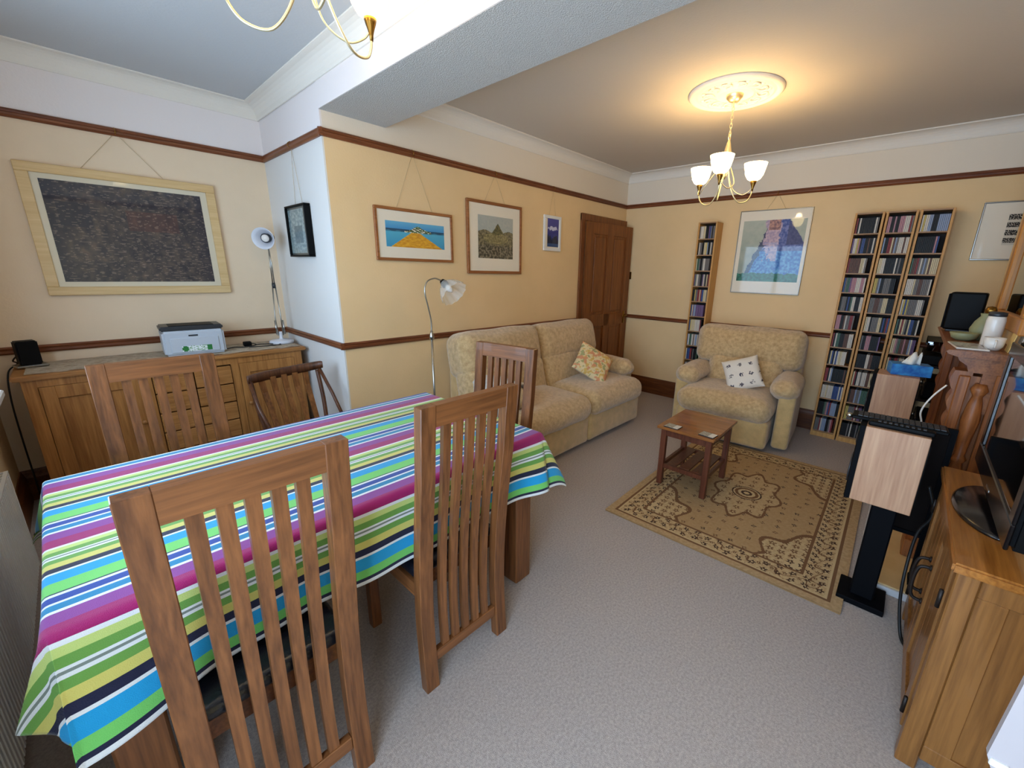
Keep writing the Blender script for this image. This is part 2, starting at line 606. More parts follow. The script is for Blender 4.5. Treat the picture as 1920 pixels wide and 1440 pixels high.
# ------------------------------------------------------------------ door on the sofa wall
dr = tag(bpy.data.objects.new('door_1', None), kind='structure')
C.objects.link(dr); dr.location = (3.81, YS, 0)
bm = B()
box(bm, 0, .075, -.022, 0, 0, 2.095, bev=.005)
box(bm, .90, .938, -.022, 0, 0, 2.095, bev=.005)
box(bm, 0, .938, -.024, 0, 2.025, 2.10, bev=.005)
obj('door_frame', bm, M_DOOR, dr)
Ml = Matrix.Translation((.075, -.024, 0)) @ Matrix.Rotation(math.radians(-4.5), 4, 'Z')
bm = B()
W_, H_ = .84, 2.02
def dbox(*a, **k): box(bm, *a, M=Ml, **k)
dbox(0, .11, -.036, 0, .01, H_); dbox(W_ - .11, W_, -.036, 0, .01, H_); dbox(.11, W_ - .11, -.036, 0, H_ - .12, H_)
dbox(.11, W_ - .11, -.036, 0, .01, .22); dbox(.11, W_ - .11, -.036, 0, .86, 1.0); dbox(W_ / 2 - .05, W_ / 2 + .05, -.036, 0, .22, H_ - .12)
lf = obj('door_leaf', bm, M_DOOR, dr)
for (a, b_) in ((.11, W_ / 2 - .05), (W_ / 2 + .05, W_ - .11)):
    for (c, d) in ((.22, .86), (1.0, H_ - .12)):
        bm = B()
        dbox(a, b_, -.020, -.008, c, d)
        dbox(a + .03, b_ - .03, -.027, -.018, c + .03, d - .03, bev=.006)
        obj('door_panel', bm, M_DOOR, lf)
bm = B()
box(bm, W_ - .085, W_ - .045, -.042, -.036, .87, 1.02, M=Ml)
tube(bm, [Ml @ Vector(p) for p in ((W_ - .065, -.04, .97), (W_ - .065, -.085, .97), (W_ - .075, -.088, .97), (W_ - .17, -.088, .965))], .009)
obj('door_handle', bm, M_BRASSD, lf, True)
sw = thing('light_switch', 'small brass light switch plate on the wall beside the brown door', 'switch', (XB, 2.775, 1.455))
bm = B(); box(bm, -.008, 0, -.045, .045, -.045, .045, bev=.003); obj('plate', bm, M_BRASSD, sw)
bm = B(); box(bm, -.014, -.006, -.012, .012, -.02, .02, bev=.002); obj('rocker', bm, M_WHITE, sw)

# ------------------------------------------------------------------ colour grids (flat prints, cloths)
def grid_obj(name, P, nu, nv, colf, material, parent=None, thick=0, smooth=True, us=None, vs=None):
    """P(u,v)->Vector, colf(u,v)->sRGB tuple; u,v in 0..1"""
    us = us or [i / nu for i in range(nu + 1)]
    vs = vs or [j / nv for j in range(nv + 1)]
    nu, nv = len(us) - 1, len(vs) - 1
    verts = [tuple(P(u, v)) for v in vs for u in us]
    faces, cols = [], []
    for j in range(nv):
        for i in range(nu):
            a = j * (nu + 1) + i
            faces.append((a, a + 1, a + nu + 2, a + nu + 1))
            c = lin(colf((us[i] + us[i + 1]) / 2, (vs[j] + vs[j + 1]) / 2))
            cols += [c[0], c[1], c[2], 1] * 4
    me = bpy.data.meshes.new(name)
    me.from_pydata(verts, [], faces)
    ca = me.color_attributes.new('Col', 'FLOAT_COLOR', 'CORNER')
    ca.data.foreach_set('color', cols)
    me.materials.append(material)
    if smooth:
        for p_ in me.polygons: p_.use_smooth = True
    o = link(name, me, parent)
    if thick:
        md = o.modifiers.new('thickness', 'SOLIDIFY'); md.thickness = thick; md.offset = -1
    return o


def fbm(x, y, s=1, o=4, seed=0):
    return noise.fractal(Vector((x * s, y * s, seed)), 1.0, 2.0, o)
def mixc(a, b, t):
    t = max(0, min(1, t)); return tuple(a[i] + (b[i] - a[i]) * t for i in range(3))


# ------------------------------------------------------------------ pictures
def picture(name, label, w_, h_, fr, depth, mframe, artf, margins, wires, loc, rz, railh=None, mmat=None, nx=90, ny=70, art_label=None, hook=True):
    """local: picture plane x (width), z (height) centred; front faces -y, back at y=0"""
    t_ = thing(name, label, 'picture', loc, rz)
    bm = B()
    hw, hh = w_ / 2, h_ / 2
    box(bm, -hw, hw, -depth, -.002, hh - fr, hh, bev=.003); box(bm, -hw, hw, -depth, -.002, -hh, -hh + fr, bev=.003)
    box(bm, -hw, -hw + fr, -depth, -.002, -hh + fr, hh - fr, bev=.003); box(bm, hw - fr, hw, -depth, -.002, -hh + fr, hh - fr, bev=.003)
    obj('frame', bm, mframe, t_)
    l_, r_, b_, tp = margins
    bm = B(); box(bm, -hw + fr, hw - fr, -depth * .6, -.004, -hh + fr, hh - fr); obj('mount', bm, mmat or M_MAT, t_)
    x0, x1, z0, z1 = -hw + l_, hw - r_, -hh + b_, hh - tp
    grid_obj('print', lambda u, v: Vector((x0 + (x1 - x0) * u, -depth * .6 - .0015, z0 + (z1 - z0) * v)), nx, ny, artf, M_ART, t_, smooth=False)
    if wires:
        zt = railh - loc[2]
        bm = B()
        for s in (-1, 1):
            tube(bm, [(s * wires, -.006, hh - .01), (0, -.012, zt)], .0011, 5)
        obj('cord', bm, M_WIRE, t_)
        bm = B(); tube(bm, spline([(0, -.01, zt - .012), (0, -.03, zt - .004), (0, -.03, zt + .015), (0, -.012, zt + .028)], 4), .003, 6)
        obj('hook', bm, M_BRASSD, t_)
    return t_


def art_dark(u, v):
    n = fbm(u * 1.5, v * 1.0, 14, 5, 1); n2 = fbm(u, v, 3, 3, 4); sp = fbm(u * .6, v * 1.6, 48, 2, 7)
    c = mixc((24, 25, 38), (92, 76, 66), .45 + n * .5 + n2 * .35)
    if .06 < u < .24 and .56 < v < .80: c = mixc((20, 24, 42), c, .25)
    if .46 < u < .80 and .55 < v < .76: c = mixc(c, (80, 36, 36), .45)
    e = min(u, 1 - u) * 8 + .1
    c = mixc((18, 20, 40), c, min(1, e + n2 * .4 + v * .3))
    if sp > .33: c = mixc(c, (150, 130, 112), .5)
    return c
def art_bay(u, v):
    if v > .66: c = mixc((56, 140, 200), (96, 176, 214), (v - .66) * 3)
    else: c = mixc((60, 150, 190), (96, 190, 214), v)
    if .60 < v < .72: c = mixc(c, (20, 60, 84), .8 if v > .63 + .02 * math.sin(u * 40) else .4)
    w_ = .06 + (.62 - v) * .62
    if v < .62 and abs(u - .5 + (v - .3) * .05) < w_: c = mixc((232, 176, 50), (206, 140, 36), .5 + fbm(u, v, 16))
    hgt = .66 + .20 * math.exp(-((u - .52) / .10) ** 2) + .05 * math.exp(-((u - .66) / .08) ** 2)
    if .60 < v < hgt and .30 < u < .76:
        n = fbm(u, v, 22, 3, 3)
        c = (226, 222, 206) if n > .1 else ((60, 106, 48) if n > -.2 else (96, 90, 60))
    return c
def art_hill(u, v):
    n = fbm(u, v, 20, 4, 2)
    c = mixc((150, 160, 160), (176, 180, 172), v + n * .4)
    top = .84 - abs(u - .55) * 1.35
    if v < top and v > .40: c = mixc((70, 72, 46), (116, 106, 66), .5 + n)
    if v < .62 + .05 * math.sin(u * 9): 
        c2 = mixc((86, 80, 58), (140, 128, 96), .5 + n * 1.4)
        e = ((u - .5) / .36) ** 2 + ((v - .48) / .13) ** 2
        c = mixc((160, 148, 104), (110, 100, 66), .5 + n) if e < 1 else c2
    if v < .32: c = mixc((64, 60, 46), (136, 126, 104), .5 + n * 1.6)
    return c
def art_night(u, v):
    n = fbm(u, v, 9, 3, 5)
    c = mixc((38, 48, 120), (64, 66, 150), v + n * .3)
    if ((u - .45) / .4) ** 2 + ((v - .66) / .07) ** 2 < 1 + n: c = (190, 196, 226)
    if v < .34 + .08 * n + .05 * math.sin(u * 11): c = (22, 34, 62)
    if v < .12: c = (56, 84, 130)
    return c
def art_grey(u, v):
    n = fbm(u, v * 1.5, 12, 4, 6)
    c = mixc((112, 132, 134), (158, 172, 170), .5 + n)
    if abs(u - .5) < .22 and .25 < v < .62: c = mixc(c, (66, 88, 96), .6)
    if u > .86 or v < .05 or v > .96: c = (70, 76, 74)
    return c
def art_blue(u, v):
    n = fbm(u, v, 10, 4, 8); n2 = fbm(u, v, 26, 3, 9)
    c = mixc((150, 162, 150), (180, 184, 168), v + n * .4)
    edge = .06 + v * .42 + n * .05
    redge = 1.02 - max(0, v - .62) * .75 + n * .03
    if edge < u < redge:
        c = mixc((58, 78, 142), (120, 128, 182), .5 + n2 + n * .5)
        if v < .50: c = mixc((40, 104, 186), (110, 176, 224), .5 + n2 + n * .5)
        if u < edge + .08: c = mixc((52, 50, 62), c, .35)
        if .74 < u and v > .6: c = mixc(c, (52, 58, 96), .6)
    if v > .60 and abs(u - .50) < .12 + n * .06: c = mixc((206, 178, 186), (160, 142, 170), n2 + .5)
    if v > .84 and abs(u - .52) < .09: c = mixc((196, 146, 130), (110, 80, 90), n2 + .4)
    if .34 < v < .64 and abs(u - .53 + n * .1) < .08 + n * .1: c = mixc((206, 190, 208), (150, 150, 190), n2 + .4)
    if v < .13 + n * .03: c = mixc((24, 88, 72), (46, 128, 104), .5 + n2)
    return c
def art_rows(u, v):
    r = (v * 4) % 1
    return (24, 22, 20) if (r > .28 and r < .92 and fbm(u * 1.6, v, 24, 3, 3) < .25) else (214, 206, 188)
PIC = 'pictures'
picture('framed_print', 'large picture in a pale wood frame with a dark abstract print above the sideboard', .915, .752, .052, .032, M_FRAMEW, art_dark, (.082, .088, .082, .082), .20, (.364, YD, 1.646), 0, 2.26, nx=190, ny=130, mmat=mat('cream_mount', (214, 202, 176), rough=.7, coat=.8))
picture('framed_print', 'small thin black box-framed grey picture on the short wall beside the desk lamp', .37, .345, .012, .045, M_BLACK, art_grey, (.012, .02, .012, .012), .07, (XS, 3.345, 1.716), PI / 2 * 3, 2.26)
picture('framed_print', 'wide brown-framed print of an island with a yellow causeway, leftmost on the sofa wall', .645, .36, .020, .022, M_FRAMEB, art_bay, (.078, .08, .096, .09), .15, (1.787, YS, 1.712), 0, 2.26, nx=130, ny=60)
picture('framed_print', 'tall brown-framed print of a pointed hill, middle one on the sofa wall', .635, .59, .024, .024, M_FRAMEB, art_hill, (.118, .110, .130, .112), .12, (2.572, YS, 1.746), 0, 2.26)
picture('framed_print', 'small white-framed dark blue print nearest the brown door', .262, .335, .03, .02, M_WHITE, art_night, (.055, .035, .04, .03), .05, (3.338, YS, 1.851), 0, 2.26, nx=40, ny=50)
picture('framed_print', 'large thin-framed poster with a blue painted mass hanging above the armchair', .645, .81, .008, .018, M_CHROME, art_blue, (.045, .035, .122, .098), .09, (XB, 1.186, 1.716), -PI / 2, 2.26, nx=110, ny=130)
picture('framed_print', 'thin-framed picture of four dark strips on white, partly hidden by the mirror', .42, .42, .010, .018, M_CHROME, art_rows, (.15, .12, .11, .09), .0, (XB, -.46, 1.852), -PI / 2, 2.26)

# ------------------------------------------------------------------ chandeliers and ceiling rose
def chandelier(label, cx, cy, phis, power=LAMP_W, dz=0.0, rs=1.0):
    t_ = thing('chandelier', label, 'chandelier', (cx, cy, 0), 0)
    zb = 2.36 + dz       # top of body
    # canopy, chain, body
    bm = B(); lathe(bm, [(.012, ZC - .055), (.03, ZC - .05), (.05, ZC - .03), (.052, ZC - .012), (.052, ZC - .0)]); obj('canopy', bm, M_BRASS, t_, True)
    ztop, k = ZC - .055, 0
    bm = B()
    z = ztop
    while z > zb + .02:
        pts = [(math.cos(a) * .0075 * (1 if k % 2 == 0 else 0), math.cos(a) * .0075 * (0 if k % 2 == 0 else 1), z - .014 + math.sin(a) * .016) for a in [2 * PI * i / 8 for i in range(8)]]
        tube(bm, pts, .002, 5, closed=True)
        z -= .024; k += 1
    obj('chain', bm, M_BRASS, t_, True)
    bm = B()
    tube(bm, [(math.cos(a) * .016, 0, zb + .005 + math.sin(a) * .018) for a in [2 * PI * i / 14 for i in range(14)]], .0035, 6, closed=True)
    lathe(bm, [(.006, zb - .01), (.008, zb - .02), (.012, zb - .03), (.020, zb - .07), (.026, zb - .10), (.018, zb - .115), (.01, zb - .13), (.010, zb - .2), (.016, zb - .215), (.010, zb - .235), (.004, zb - .25)])
    obj('body', bm, M_BRASS, t_, True)
    for ph in phis:
        ca, sa = math.cos(ph), math.sin(ph)
        def pol(r_, z_, s=0): return (rs * (ca * r_ - sa * s), rs * (sa * r_ + ca * s), z_)
        bm = B()
        tube(bm, spline([pol(.014, zb - .11), pol(.022, zb - .22, -.004), pol(.05, zb - .32, -.012), pol(.105, zb - .392, -.014), pol(.165, zb - .385, -.008), pol(.196, zb - .34), pol(.20, zb - .285)], 7), .0042, 8)
        arm = obj('arm', bm, M_BRASS, t_, True)
        bm = B()
        tube(bm, spline([pol(.012, zb - .12), pol(.05, zb - .22, .05), pol(.10, zb - .30, .075), pol(.155, zb - .335, .05), pol(.19, zb - .315, .02), pol(.20, zb - .285)], 7), .003, 7)
        obj('scroll', bm, M_BRASS, t_, True)
        Mx = Matrix.Translation(pol(.20, zb - .29))
        bm = B(); lathe(bm, [(.005, -.03), (.007, -.012), (.010, 0), (.017, .02), (.021, .034), (.018, .036), (.004, .03)], 20, Mx); obj('cup', bm, M_BRASSD, arm, True)
        bm = B(); lathe(bm, [(.020, .034), (.040, .046), (.056, .072), (.064, .105), (.072, .142), (.069, .143), (.061, .106), (.052, .075), (.037, .051), (.018, .04)], 28, Mx, cap=False)
        obj('shade', bm, M_SHADE, arm, True)
        l = bpy.data.lights.new('bulb', 'POINT'); l.energy = power; l.color = LAMP_COL; l.shadow_soft_size = .03
        lo = bpy.data.objects.new('bulb_light', l); C.objects.link(lo); lo.parent = t_; lo.location = pol(.20, zb - .125)
    return t_
chandelier('lit brass three-arm chandelier hanging from the plaster rose above the rug', 3.08, 1.12, [math.radians(a) for a in (-48, 72, 192)])
chandelier('brass three-arm chandelier above the striped table, cut off by the top of the photo', .61, 1.45, [math.radians(a) for a in (20, 140, 260)], 2.0, .175, 1.15)

rose = thing('ceiling_rose', 'round moulded plaster ceiling rose around the brass chandelier mount', 'ceiling rose', (3.08, 1.12, ZC))
bm = B(); lathe(bm, [(.285, 0), (.285, -.008), (.272, -.02), (.255, -.022), (.245, -.012), (.235, -.012), (.228, -.018), (.218, -.018), (.212, -.010), (.12, -.010), (.115, -.018), (.10, -.020), (.092, -.012), (.06, -.014), (.001, -.014)], 64)
obj('disc', bm, M_COVE, rose, True)
bm = B()
for k in range(12):
    a = 2 * PI * k / 12
    Mk = Matrix.Rotation(a, 4, 'Z')
    tube(bm, [Mk @ Vector(p) for p in spline([(.125, -.01, -.012), (.15, .03, -.016), (.185, .02, -.017), (.19, -.015, -.015), (.165, -.012, -.014), (.168, .006, -.013)], 4)], .006, 6)
    lathe(bm, [(.001, -.022), (.010, -.02), (.016, -.01)], 8, Mk @ Matrix.Translation((.20, .03, 0)))
obj('leaf_relief', bm, M_COVE, rose, True)

# ------------------------------------------------------------------ rug
RX0, RX1, RY0, RY1 = 2.07, 3.78, -.02, 1.235
random.seed(5)
def rugcol(u, v):
    x, y = u * 1.71, v * 1.255
    e = min(x, 1.71 - x, y, 1.255 - y)
    n = fbm(x, y, 60, 2, 3)
    tan, lt, br, dk = (178, 148, 108), (198, 172, 130), (120, 88, 62), (78, 58, 48)
    if e < .045: return mixc((188, 158, 118), (170, 140, 102), .5 + n)
    if e < .058: return br
    def flower(px, py, cell, r1, r2):
        fx, fy = (px / cell) % 1 - .5, (py / cell) % 1 - .5
        i = int(px // cell) + int(py // cell)
        a = math.atan2(fy, fx); r_ = math.hypot(fx, fy) * cell
        return r_ < r1 * (1 + .35 * math.cos(5 * a + i)), r_ < r2
    if e < .175:
        if e < .068: return lt
        f, g = flower(x + .013 * math.sin(y * 60), y, .062, .015, .005)
        f2, g2 = flower(x + .031, y + .031, .062, .009, .003)
        if g or g2: return lt
        if f: return dk
        if f2: return br
        vine = abs(e - .12 - .022 * math.sin((x + y) * 46)) < .004
        return br if vine else mixc(lt, tan, .5 + n)
    if e < .192: return br
    # field with corner pieces and medallion
    cx, cy = x - .855, y - .6275
    ax, ay = abs(cx), abs(cy)
    el = math.hypot(cx / .33, cy / .19)
    a = math.atan2(cy / .19, cx / .33)
    med = 1.0 + .12 * math.cos(8 * a)
    r_in = math.hypot(cx, cy)
    if r_in < .018: return lt
    if r_in < .035: return dk
    if r_in < .055: return lt
    if r_in < .075: return br
    if r_in < .085: return lt
    if r_in < .095: return dk
    if abs(el - med) < .045: return br
    if el < med:
        f, g = flower(x + .02, y + .01, .075, .017, .006)
        return lt if g else (br if f else mixc(tan, lt, .4 + n * .6))
    # corner arcs
    qx, qy = .855 - .19 - ax, .6275 - .19 - ay
    rr = math.hypot(qx / .34, qy / .22)
    aa = math.atan2(qy, qx)
    lim = 1 + .14 * math.cos(7 * aa)
    if abs(rr - lim) < .05: return br
    if rr < lim:
        f, g = flower(x, y, .055, .016, .006)
        if rr < .38: return dk if (f and not g) else lt
        return lt if g else (br if f else mixc(lt, tan, .35 + n))
    i, j = int(x // .085), int(y // .085)
    ox, oy = ((i * 37 + j * 17) % 7 - 3) * .005, ((i * 13 + j * 29) % 7 - 3) * .005
    fx, fy = x - (i + .5) * .085 + ox, y - (j + .5) * .085 + oy
    d = math.hypot(fx, fy)
    th = math.atan2(fy, fx)
    if d < .004: return lt
    if d < .011 * (1 + .4 * math.cos(4 * th + i)): return br if (i + j) % 2 else dk
    return mixc(tan, (170, 138, 98), .5 + n)
rg = thing('rug', 'patterned tan and brown oriental rug lying on the carpet by the coffee table', 'rug', (RX0, RY0, 0), math.radians(1.2))
grid_obj('pile', lambda u, v: Vector((u * 1.71, v * 1.255, .010 + .0015 * fbm(u, v, 8))), 342, 250, rugcol, M_RUG, rg, smooth=False)
bm = B(); box(bm, .002, 1.708, .002, 1.253, .0005, .007); obj('backing', bm, mat('rug_edge', (150, 116, 76), rough=1), rg)

# ------------------------------------------------------------------ dining table and cloth
TZ = .77
TR = math.radians(1.0)
tb = thing('dining_table', 'oak dining table under the striped cloth with thick square legs', 'table', (-.150, 1.145, 0), TR)
TL, TW = 1.462, .895
bm = B(); box(bm, .015, TL - .015, .015, TW - .015, TZ - .045, TZ - .006, bev=.004); obj('tabletop', bm, M_OAKX, tb)
for (a, b_, c, d) in ((.09, TL - .09, .035, .06), (.09, TL - .09, TW - .06, TW - .035), (.035, .06, .09, TW - .09), (TL - .06, TL - .035, .09, TW - .09)):
    bm = B(); box(bm, a, b_, c, d, TZ - .135, TZ - .045); obj('apron', bm, M_OAKX, tb)
for sx in (.02, TL - .12):
    for sy in (.02, TW - .12):
        bm = B(); box(bm, sx, sx + .10, sy, sy + .10, 0, TZ - .045, bev=.006); obj('leg', bm, M_OAK, tb)

WH, YG, GN, GY, YL, NV, CY, LG, DK, BL, TE, PU, MG = (222, 224, 222), (190, 206, 116), (104, 154, 66), (120, 130, 120), (204, 194, 100), (16, 20, 52), (14, 150, 204), (112, 196, 96), (24, 50, 70), (34, 66, 146), (20, 124, 166), (132, 56, 136), (152, 14, 92)
STR = [(.010, WH), (.028, YG), (.048, GN), (.054, WH), (.060, GY), (.068, WH), (.088, GN), (.112, YL), (.134, NV), (.142, WH), (.182, CY), (.228, LG), (.233, DK), (.243, WH), (.268, BL), (.276, WH), (.300, TE), (.310, WH), (.352, PU), (.396, MG)]
def stripe(yw):
    """yw: position across the cloth in metres measured in world Y when flat"""
    if yw < .915: 
        return WH if yw < .904 else NV
    o = (1.125 - yw) % .396
    for lim, c in STR:
        if o < lim: return c
    return WH
CD = .235           # front drop at the left end
u_lo, u_hi = -.20, TL + .19
v_lo_w, v_hi_w = .892, 2.27   # hem positions in flat world Y
def clothP(x, yw):
    """x: table-local x; yw: flat world-Y of the thread -> table-local position"""
    # local y of the thread on the flat table
    y = (yw - 1.145 - math.sin(TR) * x) / math.cos(TR)
    top = TZ + .002
    ox = -x if x < 0 else (x - TL if x > TL else 0)
    oy = -y if y < 0 else (y - TW if y > TW else 0)
    sx = -1 if x < 0 else 1; sy = -1 if y < 0 else 1
    bxp = min(max(x, 0), TL); byp = min(max(y, 0), TW)
    R_ = .014
    def drop(d):   # rounded edge: returns outward, downward
        L = R_ * PI / 2
        if d < L: a = d / R_; return R_ * math.sin(a), R_ * (1 - math.cos(a))
        return R_, R_ + (d - L)
    if ox == 0 and oy == 0:
        return Vector((x, y, top))
    if ox == 0:
        o_, dn = drop(oy)
        wv = (.010 * math.sin(x * 9 + 1.0) + .006 * math.sin(x * 23)) * min(1, dn / .2)
        e = math.exp(-(bxp / .16) ** 2)
        flare = .05 * dn + wv * (1 - math.exp(-(bxp / .15) ** 2)) + dn * (.36 * e if sy < 0 else 0) + dn * .12 * math.exp(-((TL - bxp) / .12) ** 2)
        return Vector((x, byp + sy * (o_ + flare), top - dn))
    if oy == 0:
        o_, dn = drop(ox)
        e = math.exp(-(byp / .07) ** 2) if sx < 0 else 0
        return Vector((bxp + sx * (o_ + .03 * dn + .24 * dn * e + .005 * math.sin(y * 15) * min(1, dn / .2)), y + .24 * dn * e, top - dn))
    r_ = math.hypot(ox, oy); th = math.atan2(ox, oy)   # 0: front panel, pi/2: end panel
    o_, dn = drop(r_)
    k = math.sin(2 * th) ** 1.2
    if sx < 0 and sy < 0:
        K = [(0, 0, -.41), (16, -.03, -.43), (30, .12, -.14), (50, -.08, .00), (72, -.34, .10), (90, -.27, .24)]
        td = math.degrees(th)
        for (t0, x0_, y0_), (t1, x1_, y1_) in zip(K, K[1:]):
            if td <= t1 + 1e-6:
                f = (td - t0) / (t1 - t0); f = f * f * (3 - 2 * f)
                ax_, ay_ = x0_ + (x1_ - x0_) * f, y0_ + (y1_ - y0_) * f
                break
        return Vector((bxp - o_ * math.sin(th) + ax_ * dn, byp - o_ * math.cos(th) + ay_ * dn, top - dn * (1 - .06 * k)))
    if sx > 0 and sy < 0: fx, fy, fl0, fl1 = .42, -.06, .17, .03
    else: fx, fy, fl0, fl1 = sx * .25, .45, .05, .03
    offx = sx * (o_ * math.sin(th) + fl1 * dn * math.sin(th) ** 2) + fx * dn * k
    offy = sy * (o_ * math.cos(th) + fl0 * dn * math.cos(th) ** 2) + fy * dn * k
    return Vector((bxp + offx, byp + offy, top - dn * (1 - .08 * k)))
# cloth thread positions: stripe boundaries plus regular ones
ys = set()
yy = 1.125
for per in range(-4, 3):
    for lim, c in [(0, None)] + STR:
        q = 1.125 - per * .396 - lim
        if v_lo_w < q < v_hi_w: ys.add(round(q, 4))
for q in (.904, .915): ys.add(q)
q = v_lo_w
while q <= v_hi_w + 1e-6:
    if all(abs(q - e) > .004 for e in ys): ys.add(round(q, 4))
    q += .0085
for e in [.0, .005, .01, .015, .02, .03]: pass
ys.add(v_hi_w)
ys = sorted(ys)
xs = sorted(set([round(u_lo + (0 - u_lo) * i / 26, 4) for i in range(27)] + [round(TL * i / 90, 4) for i in range(91)] + [round(TL + (u_hi - TL) * i / 26, 4) for i in range(27)] + [round(s, 4) for s in (-.005, -.012, TL + .005, TL + .012)]))
vmap = ys; umap = xs
cl = grid_obj('tablecloth', lambda u, v: clothP(u, v), 0, 0, lambda u, v: stripe(v), M_CLOTH, None, thick=.0018, us=umap, vs=vmap)
cl.location = (-.150, 1.145, 0); cl.rotation_euler = (0, 0, TR)
tag(cl, 'multicoloured striped tablecloth draped over the dining table', 'tablecloth')

# ------------------------------------------------------------------ dining chairs
def bar_path(bm, path, x0, x1, t, x0t=None, x1t=None):
    """bar between x0..x1 following (y,z) path with thickness t in y; optional x at the top"""
    n = len(path); rings = []
    for i, (y, z) in enumerate(path):
        f = i / (n - 1)
        a = x0 + ((x0t if x0t is not None else x0) - x0) * f
        b_ = x1 + ((x1t if x1t is not None else x1) - x1) * f
        rings.append([bm.verts.new(p) for p in ((a, y - t / 2, z), (b_, y - t / 2, z), (b_, y + t / 2, z), (a, y + t / 2, z))])
    for r1, r2 in zip(rings, rings[1:]):
        for k in range(4): bm.faces.new((r1[k], r1[(k + 1) % 4], r2[(k + 1) % 4], r2[k]))
    bm.faces.new(rings[0]); bm.faces.new(list(reversed(rings[-1])))
    return bm


def chair_curve(z):
    # y of the back at height z: feet kick back a little, seat level forward, top leans back
    t_ = z / 1.10
    return .016 * math.sin(PI * min(1, t_ * 1.3)) - .085 * max(0, t_ - .22) ** 1.35


def make_dining_chair(label):
    t_ = thing('dining_chair', label, 'chair', group='oak dining chairs around the striped table')
    zs = [1.10 * i / 18 for i in range(19)]
    for s in (-1, 1):
        bm = B()
        a, b_ = (.142, .194)
        if s < 0: a, b_ = -b_, -a
        bar_path(bm, [(chair_curve(z), z) for z in zs], a, b_, .038)
        bmesh.ops.bevel(bm, geom=[e for e in bm.edges], offset=.002, segments=1, affect='EDGES')
        obj('post', bm, M_OAK, t_)
    for k in range(5):
        x = -.142 + .284 * (k + 1) / 6
        bm = B()
        zz = [.14 + (1.03 - .14) * i / 16 for i in range(17)]
        bar_path(bm, [(chair_curve(z), z) for z in zz], x - .014, x + .014, .018)
        obj('slat', bm, M_OAK, t_)
    bm = B()
    bar_path(bm, [(chair_curve(z), z) for z in (1.03, 1.055, 1.078, 1.10)], -.142, .142, .034)
    obj('top_rail', bm, M_OAKX, t_)
    bm = B(); box(bm, -.142, .142, chair_curve(.12) - .012, chair_curve(.12) + .012, .10, .145, bev=.002); obj('bottom_rail', bm, M_OAKX, t_)
    bm = B()
    box(bm, -.18, .18, .046, .068, .395, .45); box(bm, -.18, .18, .405, .43, .395, .45)
    box(bm, -.19, -.168, .02, .42, .395, .45); box(bm, .168, .19, .02, .42, .395, .45)
    obj('seat_frame', bm, M_OAKY, t_)
    bm = B(); rbox(bm, -.184, .184, .035, .425, .448, .492, r=.02, bulge=(0, 0, .008), n=5); obj('seat', bm, M_LEATHER, t_, True)
    for s in (-1, 1):
        bm = B(); box(bm, s * .17 - .02, s * .17 + .02, .392, .432, 0, .396, bev=.003); obj('leg', bm, M_OAK, t_)
    return t_
G = 'oak dining chairs around the striped table'
c1 = make_dining_chair('tall slat-back oak dining chair nearest the camera, in front of the striped cloth')
c1.location = (.172, .995, 0)
c2 = dup(c1, (.788, 1.055, 0), math.radians(0), 'tall slat-back oak dining chair in the middle of the photo with the carpet beside it', G)
c3 = dup(c1, (1.432, 1.570, 0), math.radians(99), 'oak dining chair standing at the far end of the table in front of the sofa', G)
c4 = dup(c1, (.176, 2.215, 0), PI, 'oak dining chair on the far side of the table with its back to the sideboard', G)

# windsor style chair in front of the sideboard
wc = thing('spindle_chair', 'dark wooden farmhouse chair with a curved top rail beside the short wall', 'chair', (.835, 2.985, 0), math.radians(7))
bm = B()
pts = [(-.225, -.035, .805), (-.20, -.01, .80), (-.12, .02, .80), (0, .03, .802), (.12, .02, .81), (.20, -.01, .82), (.225, -.04, .828)]
sp = spline(pts, 5)
rings = []
for i, p_ in enumerate(sp):
    f = i / (len(sp) - 1); hgt = .022 + .006 * math.sin(f * PI)
    rings.append([bm.verts.new(p_ + Vector(q)) for q in ((0, -.013, -hgt), (0, .013, -hgt), (0, .015, 0), (0, .013, hgt), (0, -.013, hgt), (0, -.015, 0))])
for a, b_ in zip(rings, rings[1:]):
    for k in range(6): bm.faces.new((a[k], a[(k + 1) % 6], b_[(k + 1) % 6], b_[k]))
bm.faces.new(rings[0]); bm.faces.new(list(reversed(rings[-1])))
obj('top_rail', bm, M_DARKCH, wc, True)
for k in range(5):
    x = -.135 + .27 * k / 4
    bm = B(); bar_path(bm, [(-.10, .45), (-.045, .60), (.0, .70), (.018, .79)], x * .92 - .015, x * .92 + .015, .012, x - .017, x + .017); obj('slat', bm, M_SLAT, wc)
for s in (-1, 1):
    bm = B(); tube(bm, spline([(s * .185, -.10, .44), (s * .20, -.06, .6), (s * .205, -.01, .79)], 5), [.014] * 11, 8); obj('back_post', bm, M_DARKCH, wc, True)
    bm = B(); tube(bm, [(s * .215, -.02, .80), (s * .225, -.14, .64), (s * .215, -.30, .45)], .011, 8); obj('brace', bm, M_DARKCH, wc, True)
bm = B(); rbox(bm, -.22, .22, -.50, -.07, .42, .455, r=.016, n=5); obj('seat', bm, M_DARKCH, wc, True)
for s in (-1, 1):
    for yy in (-.44, -.13):
        bm = B(); tube(bm, [(s * .16, yy, .43), (s * .185, yy + (.0), .22), (s * .21, yy + (.03 if yy > -.2 else -.02), 0)], [.016, .019, .012], 8); obj('leg', bm, M_DARKCH, wc, True)

